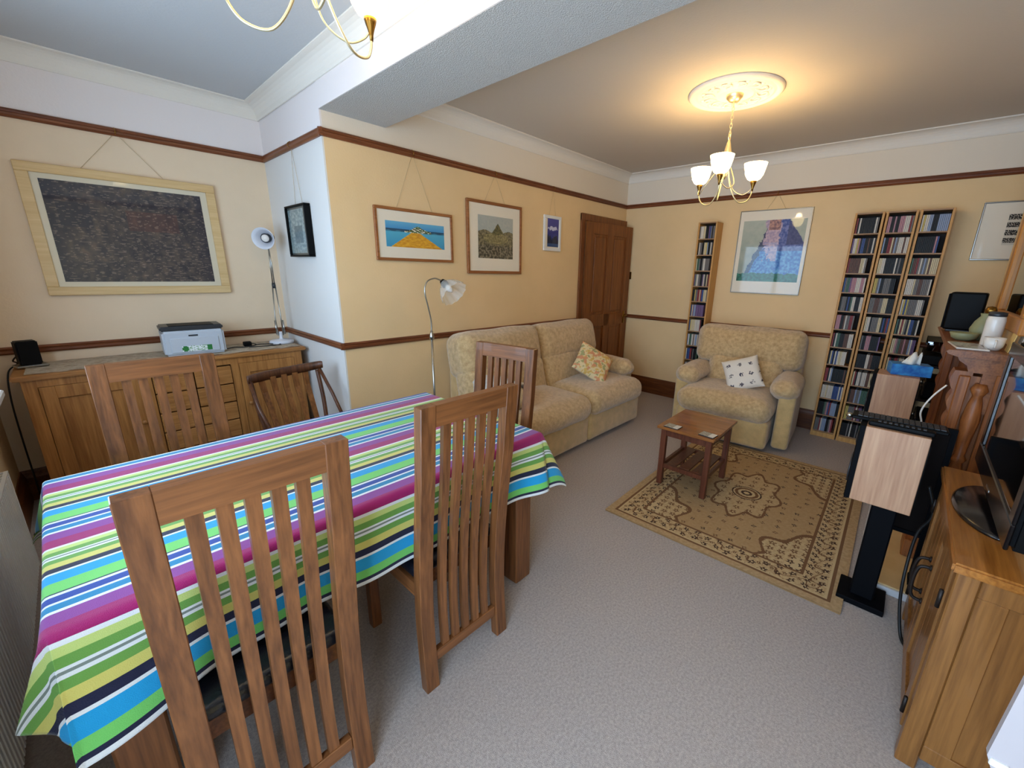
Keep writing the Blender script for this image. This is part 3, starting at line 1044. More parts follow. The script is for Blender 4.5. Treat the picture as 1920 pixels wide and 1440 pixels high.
# ------------------------------------------------------------------ sideboard
SX0, SX1, SY0, SY1, SZ = -.305, 1.15, 3.50, 3.955, .87
sb = thing('sideboard', 'long oak sideboard against the wall under the dark picture', 'sideboard', (SX0, SY0, 0))
L_ = SX1 - SX0; D_ = SY1 - SY0
bm = B(); box(bm, -.0, L_, -.0, D_, SZ - .028, SZ, bev=.006, seg=2); obj('top', bm, M_SB, sb)
bm = B()
box(bm, .03, .05, .03, D_, .08, SZ - .028); box(bm, L_ - .05, L_ - .03, .03, D_, .08, SZ - .028)
box(bm, .03, L_ - .03, D_ - .02, D_, .08, SZ - .028); box(bm, .03, L_ - .03, .04, D_, .08, .10)
for (a, b_) in ((.03, .085), (.50, .545), (.965, 1.01), (L_ - .085, L_ - .03)):
    box(bm, a, b_, .02, .05, 0, SZ - .028, bev=.002)
box(bm, .085, L_ - .085, .022, .045, SZ - .072, SZ - .028); box(bm, .085, L_ - .085, .022, .045, .08, .13)
obj('carcass', bm, M_SBZ, sb)
for (a, b_) in ((.087, .498), (1.012, L_ - .087)):
    bm = B()
    box(bm, a, a + .06, .018, .042, .132, SZ - .074, bev=.002); box(bm, b_ - .06, b_, .018, .042, .132, SZ - .074, bev=.002)
    box(bm, a + .06, b_ - .06, .018, .042, SZ - .145, SZ - .074, bev=.002); box(bm, a + .06, b_ - .06, .018, .042, .132, .205, bev=.002)
    box(bm, a + .06, b_ - .06, .030, .040, .205, SZ - .145)
    dd = obj('door', bm, M_SBZ, sb)
    bm = B(); kx = b_ - .03 if a < .5 else a + .03
    lathe(bm, [(.006, 0), (.008, .012), (.015, .02), (.012, .028), (.001, .03)], 14, Matrix.Translation((kx, .018, .50)) @ Matrix.Rotation(PI / 2, 4, 'X')); obj('knob', bm, M_SBZ, dd, True)
nr = 5
for r_ in range(nr):
    z0 = .134 + (SZ - .074 - .134) * r_ / nr; z1 = .134 + (SZ - .074 - .134) * (r_ + 1) / nr - .008
    for (a, b_) in ((.549, .751), (.757, .961)):
        bm = B(); box(bm, a, b_, .016, .042, z0, z1, bev=.003)
        dd = obj('drawer', bm, M_SB, sb)
        bm = B(); lathe(bm, [(.006, 0), (.008, .012), (.014, .02), (.011, .027), (.001, .029)], 12, Matrix.Translation(((a + b_) / 2, .016, (z0 + z1) / 2)) @ Matrix.Rotation(PI / 2, 4, 'X')); obj('knob', bm, M_BEECH, dd, True)
# runner cloth
bm = B()
n1, n2 = 60, 14
vv = [[bm.verts.new((SX0 + .05 + (L_ - .07) * i / n1, SY0 + .045 + (D_ - .07) * j / n2 + .006 * math.sin(i * 1.7) * (1 if j in (0,) else 0), SZ + .003 + .0012 * math.sin(i * .9 + j))) for i in range(n1 + 1)] for j in range(n2 + 1)]
for j in range(n2):
    for i in range(n1): bm.faces.new((vv[j][i], vv[j][i + 1], vv[j + 1][i + 1], vv[j + 1][i]))
rn = obj('table_runner', bm, M_LACE); md = rn.modifiers.new('thickness', 'SOLIDIFY'); md.thickness = .0015
tag(rn, 'long pale patterned cloth runner covering the top of the sideboard', 'cloth')
ZT = SZ + .006

# printer
pt = thing('printer', 'grey and black laser printer standing on the sideboard', 'printer', (.51, 3.72, ZT), math.radians(-3))
bm = B(); box(bm, -.165, .165, -.11, .13, .0, .165, bev=.014, seg=3); obj('body', bm, M_GREY, pt)
bm = B(); box(bm, -.168, .168, -.085, .13, .163, .195, bev=.008, seg=2); obj('top_cover', bm, M_DGREY, pt)
bm = B(); box(bm, -.12, .12, -.075, .09, .190, .1985, bev=.003); obj('output_tray', bm, M_BLACK, pt)
bm = B(); box(bm, -.13, .13, -.116, -.108, .02, .12, bev=.004); fl = obj('front_flap', bm, M_GREY, pt)
bm = B(); box(bm, -.03, .02, -.1125, -.1095, .128, .138, bev=.001); obj('badge', bm, M_DGREY, pt)
st = grid_obj('sticker', lambda u, v: Vector((-.075 + .16 * u, -.1175, .028 + .036 * v)), 24, 8, lambda u, v: (52, 120, 60) if (u < .22 and ((u - .11) / .11) ** 2 + ((v - .5) / .5) ** 2 < 1) or u > .82 else ((226, 230, 228) if fbm(u, v, 14) > -.2 else (120, 160, 110)), M_ART2, fl, smooth=False)
# router
ro = thing('speaker', 'small black box on a thin silver foot at the left end of the sideboard', 'speaker', (-.235, 3.80, ZT), math.radians(12))
bm = B(); box(bm, -.043, .043, -.04, .04, .012, .15, bev=.006, seg=2); obj('case', bm, M_BLACK, ro)
bm = B(); box(bm, -.062, .062, -.055, .055, 0, .012, bev=.003); obj('base', bm, M_CHROME, ro)
def cable(label, pts, r=.003, name='cable'):
    bm = B(); tube(bm, spline(pts, 8), r, 6); o = obj(name, bm, M_RUBBER, None, True)
    return tag(o, label, 'cable')
cable('black cable curling from the small black box down behind the sideboard end', [(-.28, 3.83, ZT + .06), (-.30, 3.86, ZT + .03), (-.29, 3.90, ZT + .005), (-.33, 3.86, .84), (-.345, 3.80, .70), (-.35, 3.78, .45), (-.35, 3.76, .01)], .004)
cable('thin black power lead with a small plug lying loose beside the printer', [(.69, 3.70, ZT + .004), (.74, 3.74, ZT + .004), (.80, 3.70, ZT + .004), (.86, 3.73, ZT + .004), (.90, 3.77, ZT + .004), (.98, 3.73, ZT + .004), (1.03, 3.68, ZT + .004), (.99, 3.65, ZT + .004), (.9, 3.66, ZT + .004), (.82, 3.68, ZT + .004)], .0035)
ad = thing('power_adapter', 'small black mains adapter on the runner between printer and desk lamp', 'adapter', (.83, 3.76, ZT + .001))
bm = B(); rbox(bm, -.026, .026, -.02, .02, 0, .034, r=.008, n=3); obj('block', bm, M_BLACK, ad, True)
bm = B(); tube(bm, [(.02, 0, .018), (.04, 0, .015), (.06, -.01, .005)], .003); obj('lead', bm, M_RUBBER, ad, True)

# anglepoise lamp
lp = thing('desk_lamp', 'white sprung-arm desk lamp on the sideboard corner facing the room', 'lamp', (1.065, 3.76, ZT))
bm = B(); lathe(bm, [(.085, 0), (.085, .018), (.07, .026), (.02, .03), (.012, .04), (.012, .09)], 28); obj('base', bm, M_LAMPW, lp, True)
bm = B()
for s in (-1, 1):
    tube(bm, [(s * .018, 0, .06), (s * .020, .01, .20), (s * .010, .0, .44)], .0045, 6)
    tube(bm, [(s * .028, -.01, .07), (s * .026, 0, .18)], .007, 8)
obj('lower_arm', bm, M_CHROME, lp, True)
bm = B(); lathe(bm, [(.012, -.02), (.014, 0), (.012, .02)], 12, Matrix.Translation((0, 0, .45))); obj('joint', bm, M_DGREY, lp, True)
bm = B()
for s in (-1, 1): tube(bm, [(s * .006, 0, .45), (s * .005 - .004, -.02, .60), (-.008, -.03, .73)], .0045, 6)
obj('upper_arm', bm, M_CHROME, lp, True)
hd = Vector((0, 0, 1)).rotation_difference(Vector((-.63, -.76, -.12))).to_matrix().to_4x4()
Mh = Matrix.Translation((-.012, -.03, .80)) @ hd
bm = B(); lathe(bm, [(.022, -.075), (.028, -.05), (.034, -.02), (.062, .02), (.078, .055), (.076, .056), (.058, .022), (.030, -.014)], 32, Mh, cap=False); obj('shade', bm, M_LAMPW, lp, True)
bm = B(); lathe(bm, [(.030, -.012), (.034, .015), (.030, .018)], 24, Mh, cap=False); lathe(bm, [(.028, -.07), (.010, -.085)], 16, Mh); obj('socket', bm, M_DGREY, lp, True)
bm = B(); lathe(bm, [(.012, -.01), (.026, .01), (.027, .022), (.018, .034), (.001, .038)], 20, Mh); obj('bulb', bm, M_CERW, lp, True)

# ------------------------------------------------------------------ radiator
ra = thing('radiator', 'white panel radiator under the window at the left edge', 'radiator', (XW, 0, 0))
bm = B()
y0r, y1r = .95, 2.765
n = 58
for k in range(n):
    a = y0r + .01 + (y1r - y0r - .02) * k / n; b_ = a + (y1r - y0r - .02) / n
    prism(bm, [(.088, a), (.099, a + .004), (.099, b_ - .010), (.088, b_ - .006), (.088, b_), (.08, b_), (.08, a)], 'z', .14, .585)
obj('front_panel', bm, M_WHITE, ra)
bm = B(); box(bm, .012, .022, y0r, y1r, .13, .59); obj('rear_panel', bm, M_WHITE, ra)
bm = B(); box(bm, .01, .10, y1r - .006, y1r, .13, .6); box(bm, .01, .10, y0r, y0r + .006, .13, .6); obj('side_cover', bm, M_WHITE, ra)
bm = B()
box(bm, .01, .024, y0r, y1r, .596, .604); box(bm, .088, .10, y0r, y1r, .596, .604)
k = y0r
while k < y1r:
    box(bm, .024, .088, k, min(k + .012, y1r), .597, .603); k += .034
box(bm, .052, .060, y0r, y1r, .597, .603)
obj('top_grille', bm, M_WHITE, ra)
bm = B(); tube(bm, [(.05, y1r + .02, .01), (.05, y1r + .02, .16), (.05, y1r - .0, .16)], .008); lathe(bm, [(.016, .05), (.018, .10), (.012, .12)], 12, Matrix.Translation((.05, y1r + .02, .03))); obj('valve', bm, M_CHROME, ra, True)

# ------------------------------------------------------------------ floor lamp
fl = thing('floor_lamp', 'slim steel reading lamp with a clear fluted glass shade beside the sofa', 'lamp', (1.722, 2.62, 0))
bm = B(); lathe(bm, [(.12, 0), (.12, .012), (.10, .02), (.02, .028), (.01, .04)], 32); obj('base', bm, M_CHROME, fl, True)
bm = B(); tube(bm, [(0, 0, .02), (0, 0, 1.0)], .009, 10); lathe(bm, [(.009, 0), (.018, .01), (.018, .03), (.013, .05), (.009, .07)], 16, Matrix.Translation((0, 0, .97))); obj('pole', bm, M_CHROME, fl, True)
bm = B(); tube(bm, spline([(0, 0, 1.03), (0, 0, 1.12), (-.02, 0, 1.22), (-.04, 0, 1.32), (-.02, -.0, 1.39), (.04, -.01, 1.415), (.09, -.02, 1.40)], 8), .005, 8); obj('gooseneck', bm, M_CHROME, fl, True)
hd = Vector((0, 0, 1)).rotation_difference(Vector((.16, -.78, -.60))).to_matrix().to_4x4()
Mh = Matrix.Translation((.105, -.025, 1.385)) @ hd
bm = B(); lathe(bm, [(.018, -.02), (.026, 0), (.028, .03), (.022, .034)], 18, Mh); obj('socket', bm, M_BLACK, fl, True)
bm = B()
t2 = bmesh.new(); N = 48
prof = [(.026, .0), (.04, .018), (.068, .045), (.088, .08), (.104, .125)]
rg_ = [[t2.verts.new((r_ * (1 + .05 * math.cos(N / 4 * 2 * PI * k / N) * (i / 4)) * math.cos(2 * PI * k / N), r_ * (1 + .05 * math.cos(N / 4 * 2 * PI * k / N) * (i / 4)) * math.sin(2 * PI * k / N), z)) for k in range(N)] for i, (r_, z) in enumerate(prof)]
for a, b_ in zip(rg_, rg_[1:]):
    for k in range(N):
        f = t2.faces.new((a[k], a[(k + 1) % N], b_[(k + 1) % N], b_[k])); f.smooth = True
merge(bm, t2, 0, Mh); obj('shade', bm, M_FROST, fl, True)
bm = B(); lathe(bm, [(.01, .03), (.022, .055), (.024, .075), (.012, .095), (.001, .1)], 18, Mh); obj('bulb', bm, M_CERW, fl, True)

# ------------------------------------------------------------------ sofa and armchair
def recliner(t_, W, ns, aw=.20, D=.93, ia=0.0):
    """local: x 0..W, front y=0, back y=D"""
    sw_ = (W - 2 * aw) / ns
    for k in range(ns):
        a = aw + sw_ * k; b_ = a + sw_
        if ns > 1:
            a = .04 + (W - .08) / ns * k if k == 0 else aw + sw_ * k
            b_ = W - .04 if k == ns - 1 else aw + sw_ * (k + 1)
        else: a, b_ = aw * .35, W - aw * .75
        bm = B(); rbox(bm, a + .004, b_ - .004, .0, .5, .035, .285, r=.035, bulge=(0, .015, 0), n=8, wob=.004, seed=k); obj('base_front', bm, M_SOFA2, t_, True)
        bm = B()
        rbox(bm, a + .002, b_ - .002, -.045, .63, .255, .475, r=.095, bulge=(.01, .02, .035), n=14, wob=.007, seed=k * 3)
        obj('seat_cushion', bm, M_SOFA, t_, True)
    bk = (W - .06) / ns
    for k in range(ns):
        a = .03 + bk * k; b_ = a + bk
        Mt = Matrix.Translation((0, .50, .40)) @ Matrix.Rotation(math.radians(-14), 4, 'X') @ Matrix.Translation((0, -.50, -.40))
        bm = B(); rbox(bm, (max(a, aw * .9) if ns == 1 else a) + .004, min(b_, W - aw * .9) - .004, .45, .70, .36, .76, r=.085, bulge=(.01, .03, .0), n=12, wob=.008, seed=k + 7, M=Mt); obj('back_cushion', bm, M_SOFA, t_, True)
        bm = B(); rbox(bm, a + .002, b_ - .002, .46, .76, .66, 1.03, r=.085, bulge=(.008, .045, .012), n=12, wob=.008, seed=k + 11, M=Mt); obj('head_cushion', bm, M_SOFA, t_, True)
    bm = B(); rbox(bm, .03 + ia, W - .03, .66, D, .05, .70, r=.06, n=8); obj('back_panel', bm, M_SOFA2, t_, True)
    for s in (0, 1):
        x0 = ia if s == 0 else W - aw
        bm = B(); rbox(bm, x0 + (.0 if s == 0 else .07), x0 + (aw - .07 if s == 0 else aw), .13, .80, .03, .52, r=.03, n=6); sp_ = obj('side_panel', bm, M_SOFA2, t_, True)
        bm = B(); rbox(bm, x0 - .01, x0 + aw + .01, .10, .68, .47, .635, r=.082, bulge=(.012, .02, .018), n=12, wob=.007, seed=s * 5 + 1); obj('arm_pad', bm, M_SOFA, t_, True)
sf = thing('sofa', 'beige chenille two-seat reclining sofa against the wall under the small pictures', 'sofa', (1.90, 1.915, 0))
recliner(sf, 1.83, 2, .19, .94, .08)
bk_ = thing('blanket', 'pale grey folded throw over the left arm of the sofa', 'blanket', (1.98, 2.3, 0))
ac = thing('armchair', 'beige chenille reclining armchair in front of the back wall', 'armchair', (3.64, 1.585, 0), math.radians(-90 + 5))
recliner(ac, 1.02, 1, .20, .90)
# blanket over the left sofa arm
bm = B()
prof = [(-.045, .30), (-.035, .45), (-.03, .58), (-.005, .655), (.06, .68), (.13, .675), (.19, .655), (.215, .60)]
n2 = 14; vv = []
for j in range(n2 + 1):
    y = -.24 + .48 * j / n2
    vv.append([bm.verts.new((x + .008 * math.sin(j * 1.3 + i), y + .01 * math.sin(i * 2), z + .006 * math.sin(j * 1.9 + i * .7))) for i, (x, z) in enumerate([tuple(q)[:2] for q in [(p_[0], p_[1]) for p_ in spline([(a, b_, 0) for a, b_ in prof], 3)]])])
for j in range(n2):
    for i in range(len(vv[0]) - 1): bm.faces.new((vv[j][i], vv[j][i + 1], vv[j + 1][i + 1], vv[j + 1][i]))
o = obj('fabric', bm, mat('pale_throw', (206, 200, 190), rough=.95, var=(180, 174, 166), scale=20, bump=.4, bscale=90), bk_, True)
md = o.modifiers.new('thickness', 'SOLIDIFY'); md.thickness = .008

def pillow(name, label, loc, rot, sz, colf, th=.06):
    t_ = thing(name, label, 'cushion', loc)
    t_.rotation_euler = rot
    for side in (1, -1):
        def P(u, v):
            a, b_ = u * 2 - 1, v * 2 - 1
            h_ = th * ((1 - a ** 4) * (1 - b_ ** 4)) ** .55
            pin = 1 - .05 * (1 - abs(a) ** 2) * abs(b_) ** 3
            pin2 = 1 - .05 * (1 - abs(b_) ** 2) * abs(a) ** 3
            return Vector((a * sz / 2 * pin2, b_ * sz / 2 * pin, side * h_ + .004 * noise.noise(Vector((a * 3, b_ * 3, 1)))))
        f_ = (lambda u, v: P(u, v)) if side == 1 else (lambda u, v: P(1 - u, v))
        grid_obj('front_cover' if side == 1 else 'back_cover', f_, 44, 44, colf if side == 1 else (lambda u, v: (206, 196, 176)), M_ART2, t_)
    return t_
def col_floral(u, v):
    n = fbm(u, v, 7, 3, 2); m_ = fbm(u, v, 7, 3, 12)
    c = (226, 206, 160)
    if n > .22: c = (214, 150, 110)
    elif m_ > .25: c = (214, 176, 100)
    elif m_ < -.28: c = (168, 166, 116)
    return c
def col_dogs(u, v):
    i, j = int(u * 3.4), int(v * 3.4)
    fx, fy = u * 3.4 - i - .5, v * 3.4 - j - .5
    k = (i * 7 + j * 5)
    rr = .22 + .12 * fbm(u, v, 14, 2, k)
    d = math.hypot(fx + .12 * math.sin(k), (fy + .1 * math.cos(k)) * 1.3)
    if d < rr and fbm(u, v, 20, 2, 4) > -.25: return mixc((70, 66, 80), (150, 140, 130), (k % 3) / 3)
    return (230, 220, 206)
def rot_to(nrm, spin):
    q = Vector((0, 0, 1)).rotation_difference(Vector(nrm))
    return (q.to_matrix() @ Matrix.Rotation(spin, 3, 'Z')).to_euler()
pillow('cushion', 'square floral cushion in cream and orange leaning at the right end of the sofa', (3.215, 2.19, .64), rot_to((-.22, -.72, .66), math.radians(30)), .36, col_floral)
pillow('cushion', 'square white cushion with small dark animal prints propped in the armchair', (3.98, 1.055, .615), rot_to((-.86, -.12, .50), math.radians(-60)), .31, col_dogs, .055)

# ------------------------------------------------------------------ coffee table
ct = thing('coffee_table', 'small teak coffee table with a slatted lower shelf standing on the rug', 'table', (2.575, .79, .011), math.radians(1))
TWX, TWY, TH = .50, .39, .45
bm = B()
for k in range(4): 
    box(bm, k * TWX / 4 + .0006, (k + 1) * TWX / 4 - .0006, 0, TWY, TH - .02, TH, bev=.002)
obj('tabletop', bm, M_COFFEE, ct)
for sx in (.03, TWX - .068):
    for sy in (.02, TWY - .058):
        bm = B(); box(bm, sx, sx + .038, sy, sy + .038, 0, TH - .02, bev=.003); obj('leg', bm, M_COFFLEG, ct)
for (a, b_, c, d, e, f) in ((.068, TWX - .068, .03, .05, TH - .075, TH - .02), (.068, TWX - .068, TWY - .05, TWY - .03, TH - .075, TH - .02), (.04, .06, .058, TWY - .058, TH - .075, TH - .02), (TWX - .06, TWX - .04, .058, TWY - .058, TH - .075, TH - .02),
    (.04, .06, .058, TWY - .058, .13, .16), (TWX - .06, TWX - .04, .058, TWY - .058, .13, .16), (.068, TWX - .068, .03, .05, .13, .16), (.068, TWX - .068, TWY - .05, TWY - .03, .13, .16)):
    bm = B(); box(bm, a, b_, c, d, e, f); obj('apron' if e > .2 else 'stretcher', bm, M_COFFLEG, ct)
for k in range(3):
    y = .058 + (TWY - .116) * k / 3
    bm = B(); box(bm, .06, TWX - .06, y + .006, y + .078, .150, .162, bev=.002); obj('shelf_slat', bm, M_COFFLEG, ct)
CT = .011 + TH
def coast(u, v): return (226, 222, 214) if u > .62 else mixc((120, 116, 106), (190, 184, 170), .5 + fbm(u, v, 12))
for i, (x, y, r_) in enumerate(((2.615, 1.085, 92), (2.635, .85, 95))):
    t_ = thing('coaster', ['photo coaster at the left corner of the coffee table', 'photo coaster at the near right corner of the coffee table'][i], 'coaster', (x, y, CT), math.radians(-r_), 'coasters on the coffee table')
    bm = B(); box(bm, -.05, .05, -.04, .04, .0005, .006, bev=.001); obj('board', bm, M_DGREY, t_)
    grid_obj('picture', lambda u, v: Vector((-.048 + .096 * u, -.038 + .076 * v, .0066)), 16, 12, coast, M_ART, t_, smooth=False)

# ------------------------------------------------------------------ CD towers
TX0, TX1 = 4.58, XB - .002
TYS = [(1.875, 'narrow tower by door'), (.522, 'left tower of three'), (.312, 'middle tower of three'), (.102, 'right tower of three')]
NROW = 12
def make_tower(label, ytop):
    t_ = thing('cd_tower', label, 'shelf unit', (TX0, ytop, 0), 0, 'pale wood CD towers')
    Wd, dp = .20, TX1 - TX0
    for s in (0, 1):
        bm = B(); box(bm, 0, dp, -s * (Wd - .016) - .016, -s * (Wd - .016), 0, 2.02, bev=.001); obj('side_panel', bm, M_BEECH, t_)
    bm = B(); box(bm, dp - .005, dp, -Wd + .014, -.014, .05, 2.02); obj('back_panel', bm, M_TBACK, t_)
    for r_ in range(NROW + 1):
        z = 2.02 - .012 - r_ * (1.96 / NROW) 
        bm = B(); box(bm, .003 if r_ else 0, dp - .005, -Wd + .014, -.014, z, z + .011); obj('shelf', bm, M_BEECHY, t_)
    bm = B(); box(bm, .004, .012, -Wd + .014, -.014, 0, .045); obj('plinth', bm, M_BEECH, t_)
    return t_
tw0 = make_tower('tall narrow CD tower standing alone left of the armchair', TYS[0][0])
for (y, n_), lb in zip(TYS[1:], ('leftmost of the three joined CD towers right of the armchair', 'middle one of the three joined CD towers', 'rightmost of the three joined CD towers beside the black speaker')):
    dup(tw0, (TX0, y, 0), 0, lb, 'pale wood CD towers')
SPC = [('black', (20, 19, 20), 8), ('white', (206, 196, 182), 4), ('grey', (112, 106, 102), 4), ('pale blue', (140, 152, 176), 1.4), ('blue', (56, 78, 130), 2), ('red', (132, 48, 50), 2), ('cream', (206, 188, 150), 3), ('brown', (96, 66, 54), 2), ('purple', (110, 84, 120), 1), ('green', (70, 100, 84), 1), ('pink', (178, 128, 134), 1), ('yellow', (190, 168, 90), .6)]
CDM = {n_: mat('cd_spine_' + n_.replace(' ', '_'), c, rough=.5, spec=.3) for n_, c, w_ in SPC}
CDMESH = {}
for n_, c, w_ in SPC:
    bm = B(); box(bm, 0, .135, -.0047, .0047, 0, .124); CDMESH[n_] = mesh(bm, CDM[n_], name='cd_' + n_)
bm = B(); box(bm, .0, .006, -.0048, .0048, 0, .125); box(bm, .006, .135, -.0045, .0045, .002, .123)
ORD = ['top', 'second', 'third', 'fourth', 'fifth', 'sixth', 'seventh', 'eighth', 'ninth', 'tenth', 'eleventh', 'lowest']
rnd = random.Random(11)
cds = []
for ti, (ytop, tn) in enumerate(TYS):
    for r_ in range(NROW):
        zb = 2.02 - .012 - (r_ + 1) * (1.96 / NROW) + .011
        y = ytop - .014 - .006
        yend = ytop - .20 + .014 + .004
        wts = [w_ * rnd.choice((.3, 1, 1, 2.4)) for n_, c, w_ in SPC]
        names = [n_ for n_, c, w_ in SPC]
        cur = rnd.choices(names, wts)[0]
        if rnd.random() < .35: yend += rnd.random() * .03
        while y - .0105 > yend:
            if rnd.random() < .62: cur = rnd.choices(names, wts)[0]
            cds.append((ti, r_, y - .005, zb, cur, rnd.random() * .006, tn)); y -= .0108
def hidden(c):
    ti, r_ = c[0], c[1]
    return (ti == 3 and r_ >= 8) or (ti == 2 and r_ >= 11) or (ti == 0 and r_ >= 11)
def size_px(c):
    v = Vector((TX0, c[2], c[3] + .06)) - CAM
    return (fw.dot(v)) + (100 if hidden(c) else 0)
order = sorted(range(len(cds)), key=lambda i: size_px(cds[i]))
ind = set(order[:300])
rest = B()
ro_m = [CDM[n_] for n_, c, w_ in SPC]; idx = {n_: i for i, (n_, c, w_) in enumerate(SPC)}
for i, (ti, r_, y, zb, cn, j, tn) in enumerate(cds):
    if i in ind:
        o = link('cd_case', CDMESH[cn], None, (TX0 + .008 + j, y, zb))
        pos = ('left end', 'middle', 'right end')[min(2, int((TYS[ti][0] - .02 - y) / .054))]
        tag(o, 'CD case with %s spine, %s of %s shelf, %s' % (cn, pos, ORD[r_], tn), 'cd case', 'CD cases with %s spine, %s of %s shelf, %s' % (cn, pos, ORD[r_], tn))
    else: box(rest, TX0 + .008 + j, TX0 + .143 + j, y - .0047, y + .0047, zb, zb + .124, mi=idx[cn])
o = obj('cd_cases', rest, ro_m); tag(o, 'remaining CD cases on the more distant shelves of the CD towers', 'cd cases', kind='stuff')

# ------------------------------------------------------------------ fireplace
FZ = .0425
fp = thing('fireplace_surround', 'carved antique pine fireplace surround with a deep mantel shelf', 'fireplace', (BX0, YBR, 0))
Lf = BX1 - BX0 - .05
MZ = 1.17
bm = B()
prism(bm, [(0, MZ - .03), (.20, MZ - .03), (.235, MZ - .02), (.245, MZ - .008), (.235, MZ), (0, MZ)], 'x', .0, Lf + .05)
obj('mantel_shelf', bm, M_PINEX, fp)
bm = B()
prism(bm, [(0, MZ - .10), (.15, MZ - .10), (.16, MZ - .07), (.19, MZ - .05), (.20, MZ - .03), (0, MZ - .03)], 'x', .03, Lf + .02)
box(bm, .04, Lf + .01, 0, .10, .88, MZ - .10)
obj('frieze', bm, M_PINEX, fp)
for s in (0, 1):
    x0 = .03 if s == 0 else Lf - .13
    bm = B()
    box(bm, x0, x0 + .15, 0, .055, FZ, MZ - .10, bev=.003); box(bm, x0, x0 + .15, .135, .175, .12, MZ - .12, bev=.004)
    box(bm, x0 - .008, x0 + .158, 0, .20, FZ, .14, bev=.005)
    box(bm, x0 + .03, x0 + .12, .05, .14, .14, MZ - .12)
    pl = obj('pilaster', bm, M_PINE, fp)
    bm = B()
    pr = []
    for k in range(21):
        tt = k / 20; pr.append((.170 + .016 * abs(math.sin(tt * PI * 3)) + .022 * (1 - tt) ** 2, MZ - .10 - tt * .32))
    prism(bm, [(.13, MZ - .10)] + pr + [(.13, MZ - .40)], 'x', x0 + .02, x0 + .13)
    obj('corbel', bm, M_PINE, pl)
    bm = B()
    lathe(bm, [(.02, .16), (.034, .18), (.03, .22), (.018, .26), (.026, .34), (.036, .46), (.03, .56), (.018, .62), (.030, .64), (.018, .66), (.024, .74), (.034, .84), (.026, .92), (.018, .96), (.032, .99), (.02, 1.02)], 20, Matrix.Translation((x0 + .012 if s == 0 else x0 + .14, .095, 0)))
    obj('turned_column', bm, M_PINE, pl, True)
bm = B()
box(bm, .18, .36, .0, .04, FZ, .88); box(bm, Lf - .36, Lf - .18, .0, .04, FZ, .88); box(bm, .36, Lf - .36, 0, .04, .66, .88)
obj('inner_panel', bm, M_HEARTH, fp)
bm = B(); box(bm, .36, Lf - .36, .0, .012, FZ, .66); obj('fire_opening', bm, M_DARKIN, fp)
bm = B(); rbox(bm, .44, Lf - .44, .014, .11, FZ, .22, r=.03, n=5, wob=.02); obj('fire_basket', bm, M_IRON, fp, True)
hs = thing('hearth', 'cream stone hearth slab with a white edge in front of the fireplace', 'hearth', (2.385, 0, 0))
bm = B(); box(bm, 0, 1.60, YBR, -.035, 0, .035, bev=.002); obj('edge', bm, M_HEDGE, hs)
bm = B(); box(bm, .012, 1.588, YBR, -.047, .034, .042, bev=.002); obj('slab', bm, M_HEARTH, hs)

# mirror
mr = thing('wall_mirror', 'large pine framed mirror on the chimney breast above the mantel', 'mirror', (2.80, YBR, 1.25))
bm = B(); Wm, Hm, f_ = .92, .84, .075
box(bm, 0, Wm, .0, .03, 0, f_, bev=.006); box(bm, 0, Wm, .0, .03, Hm - f_, Hm, bev=.006); box(bm, 0, f_, 0, .03, f_, Hm - f_, bev=.006); box(bm, Wm - f_, Wm, 0, .03, f_, Hm - f_, bev=.006)
obj('frame', bm, wood('mirror_frame_pine', (206, 142, 72), (170, 106, 46), 'z', .4), mr)
bm = B(); box(bm, f_, Wm - f_, .005, .010, f_, Hm - f_); obj('glass', bm, M_MIRROR, mr)

# mantel things
MT = MZ + .001
ms = thing('speaker', 'small black loudspeaker at the far end of the mantel shelf', 'speaker', (3.80, -.255, MT), math.radians(-6))
bm = B(); rbox(bm, -.09, .09, -.08, .085, .012, .245, r=.012, n=3); obj('cabinet', bm, M_BLACK, ms, True)
bm = B(); box(bm, -.075, .075, -.065, .07, 0, .013, bev=.003); obj('foot', bm, M_DGREY, ms)
bm = B(); box(bm, -.080, .080, .084, .094, .02, .235, bev=.003); obj('grille', bm, M_BLACKM, ms)
def vase(name, label, cat, loc, prof, m_, part='body', extra=None):
    t_ = thing(name, label, cat, loc)
    bm = B(); lathe(bm, prof, 28); obj(part, bm, m_, t_, True)
    return t_
j = vase('jar', 'white ceramic jar with a dark rim standing on the mantel', 'jar', (3.00, -.315, MT), [(.030, 0), (.035, .01), (.035, .13), (.032, .148), (.03, .15)], M_CERW)
bm = B(); lathe(bm, [(.031, .15), (.033, .153), (.033, .168), (.02, .172), (.001, .172)], 24); obj('lid', bm, M_DGREY, j, True)
v_ = vase('vase', 'squat sage green vase behind the white jar on the mantel', 'vase', (3.30, -.31, MT), [(.03, 0), (.052, .03), (.058, .06), (.045, .10), (.026, .13), (.03, .145), (.024, .145), (.02, .12)], M_CERG)
bw = vase('bowl', 'low rounded grey green bowl on the mantel', 'bowl', (3.22, -.235, MT), [(.03, 0), (.05, .012), (.06, .04), (.057, .042), (.045, .018), (.001, .012)], M_CERG)
cu = vase('cup', 'small white cup at the near edge of the mantel', 'cup', (2.86, -.315, MT), [(.022, 0), (.034, .02), (.038, .06), (.035, .06), (.03, .02), (.001, .01)], M_CERW)
bm = B(); tube(bm, spline([(-.034, .0, .05), (-.055, 0, .045), (-.055, 0, .02), (-.034, 0, .015)], 4), .004); obj('handle', bm, M_CERW, cu, True)
fg = thing('ornament', 'little white and brown figure ornament between speaker and mirror', 'ornament', (3.45, -.33, MT))
bm = B(); lathe(bm, [(.03, 0), (.032, .01), (.012, .03), (.016, .07), (.022, .10), (.012, .125), (.001, .13)], 18); obj('stand', bm, M_CERW, fg, True)
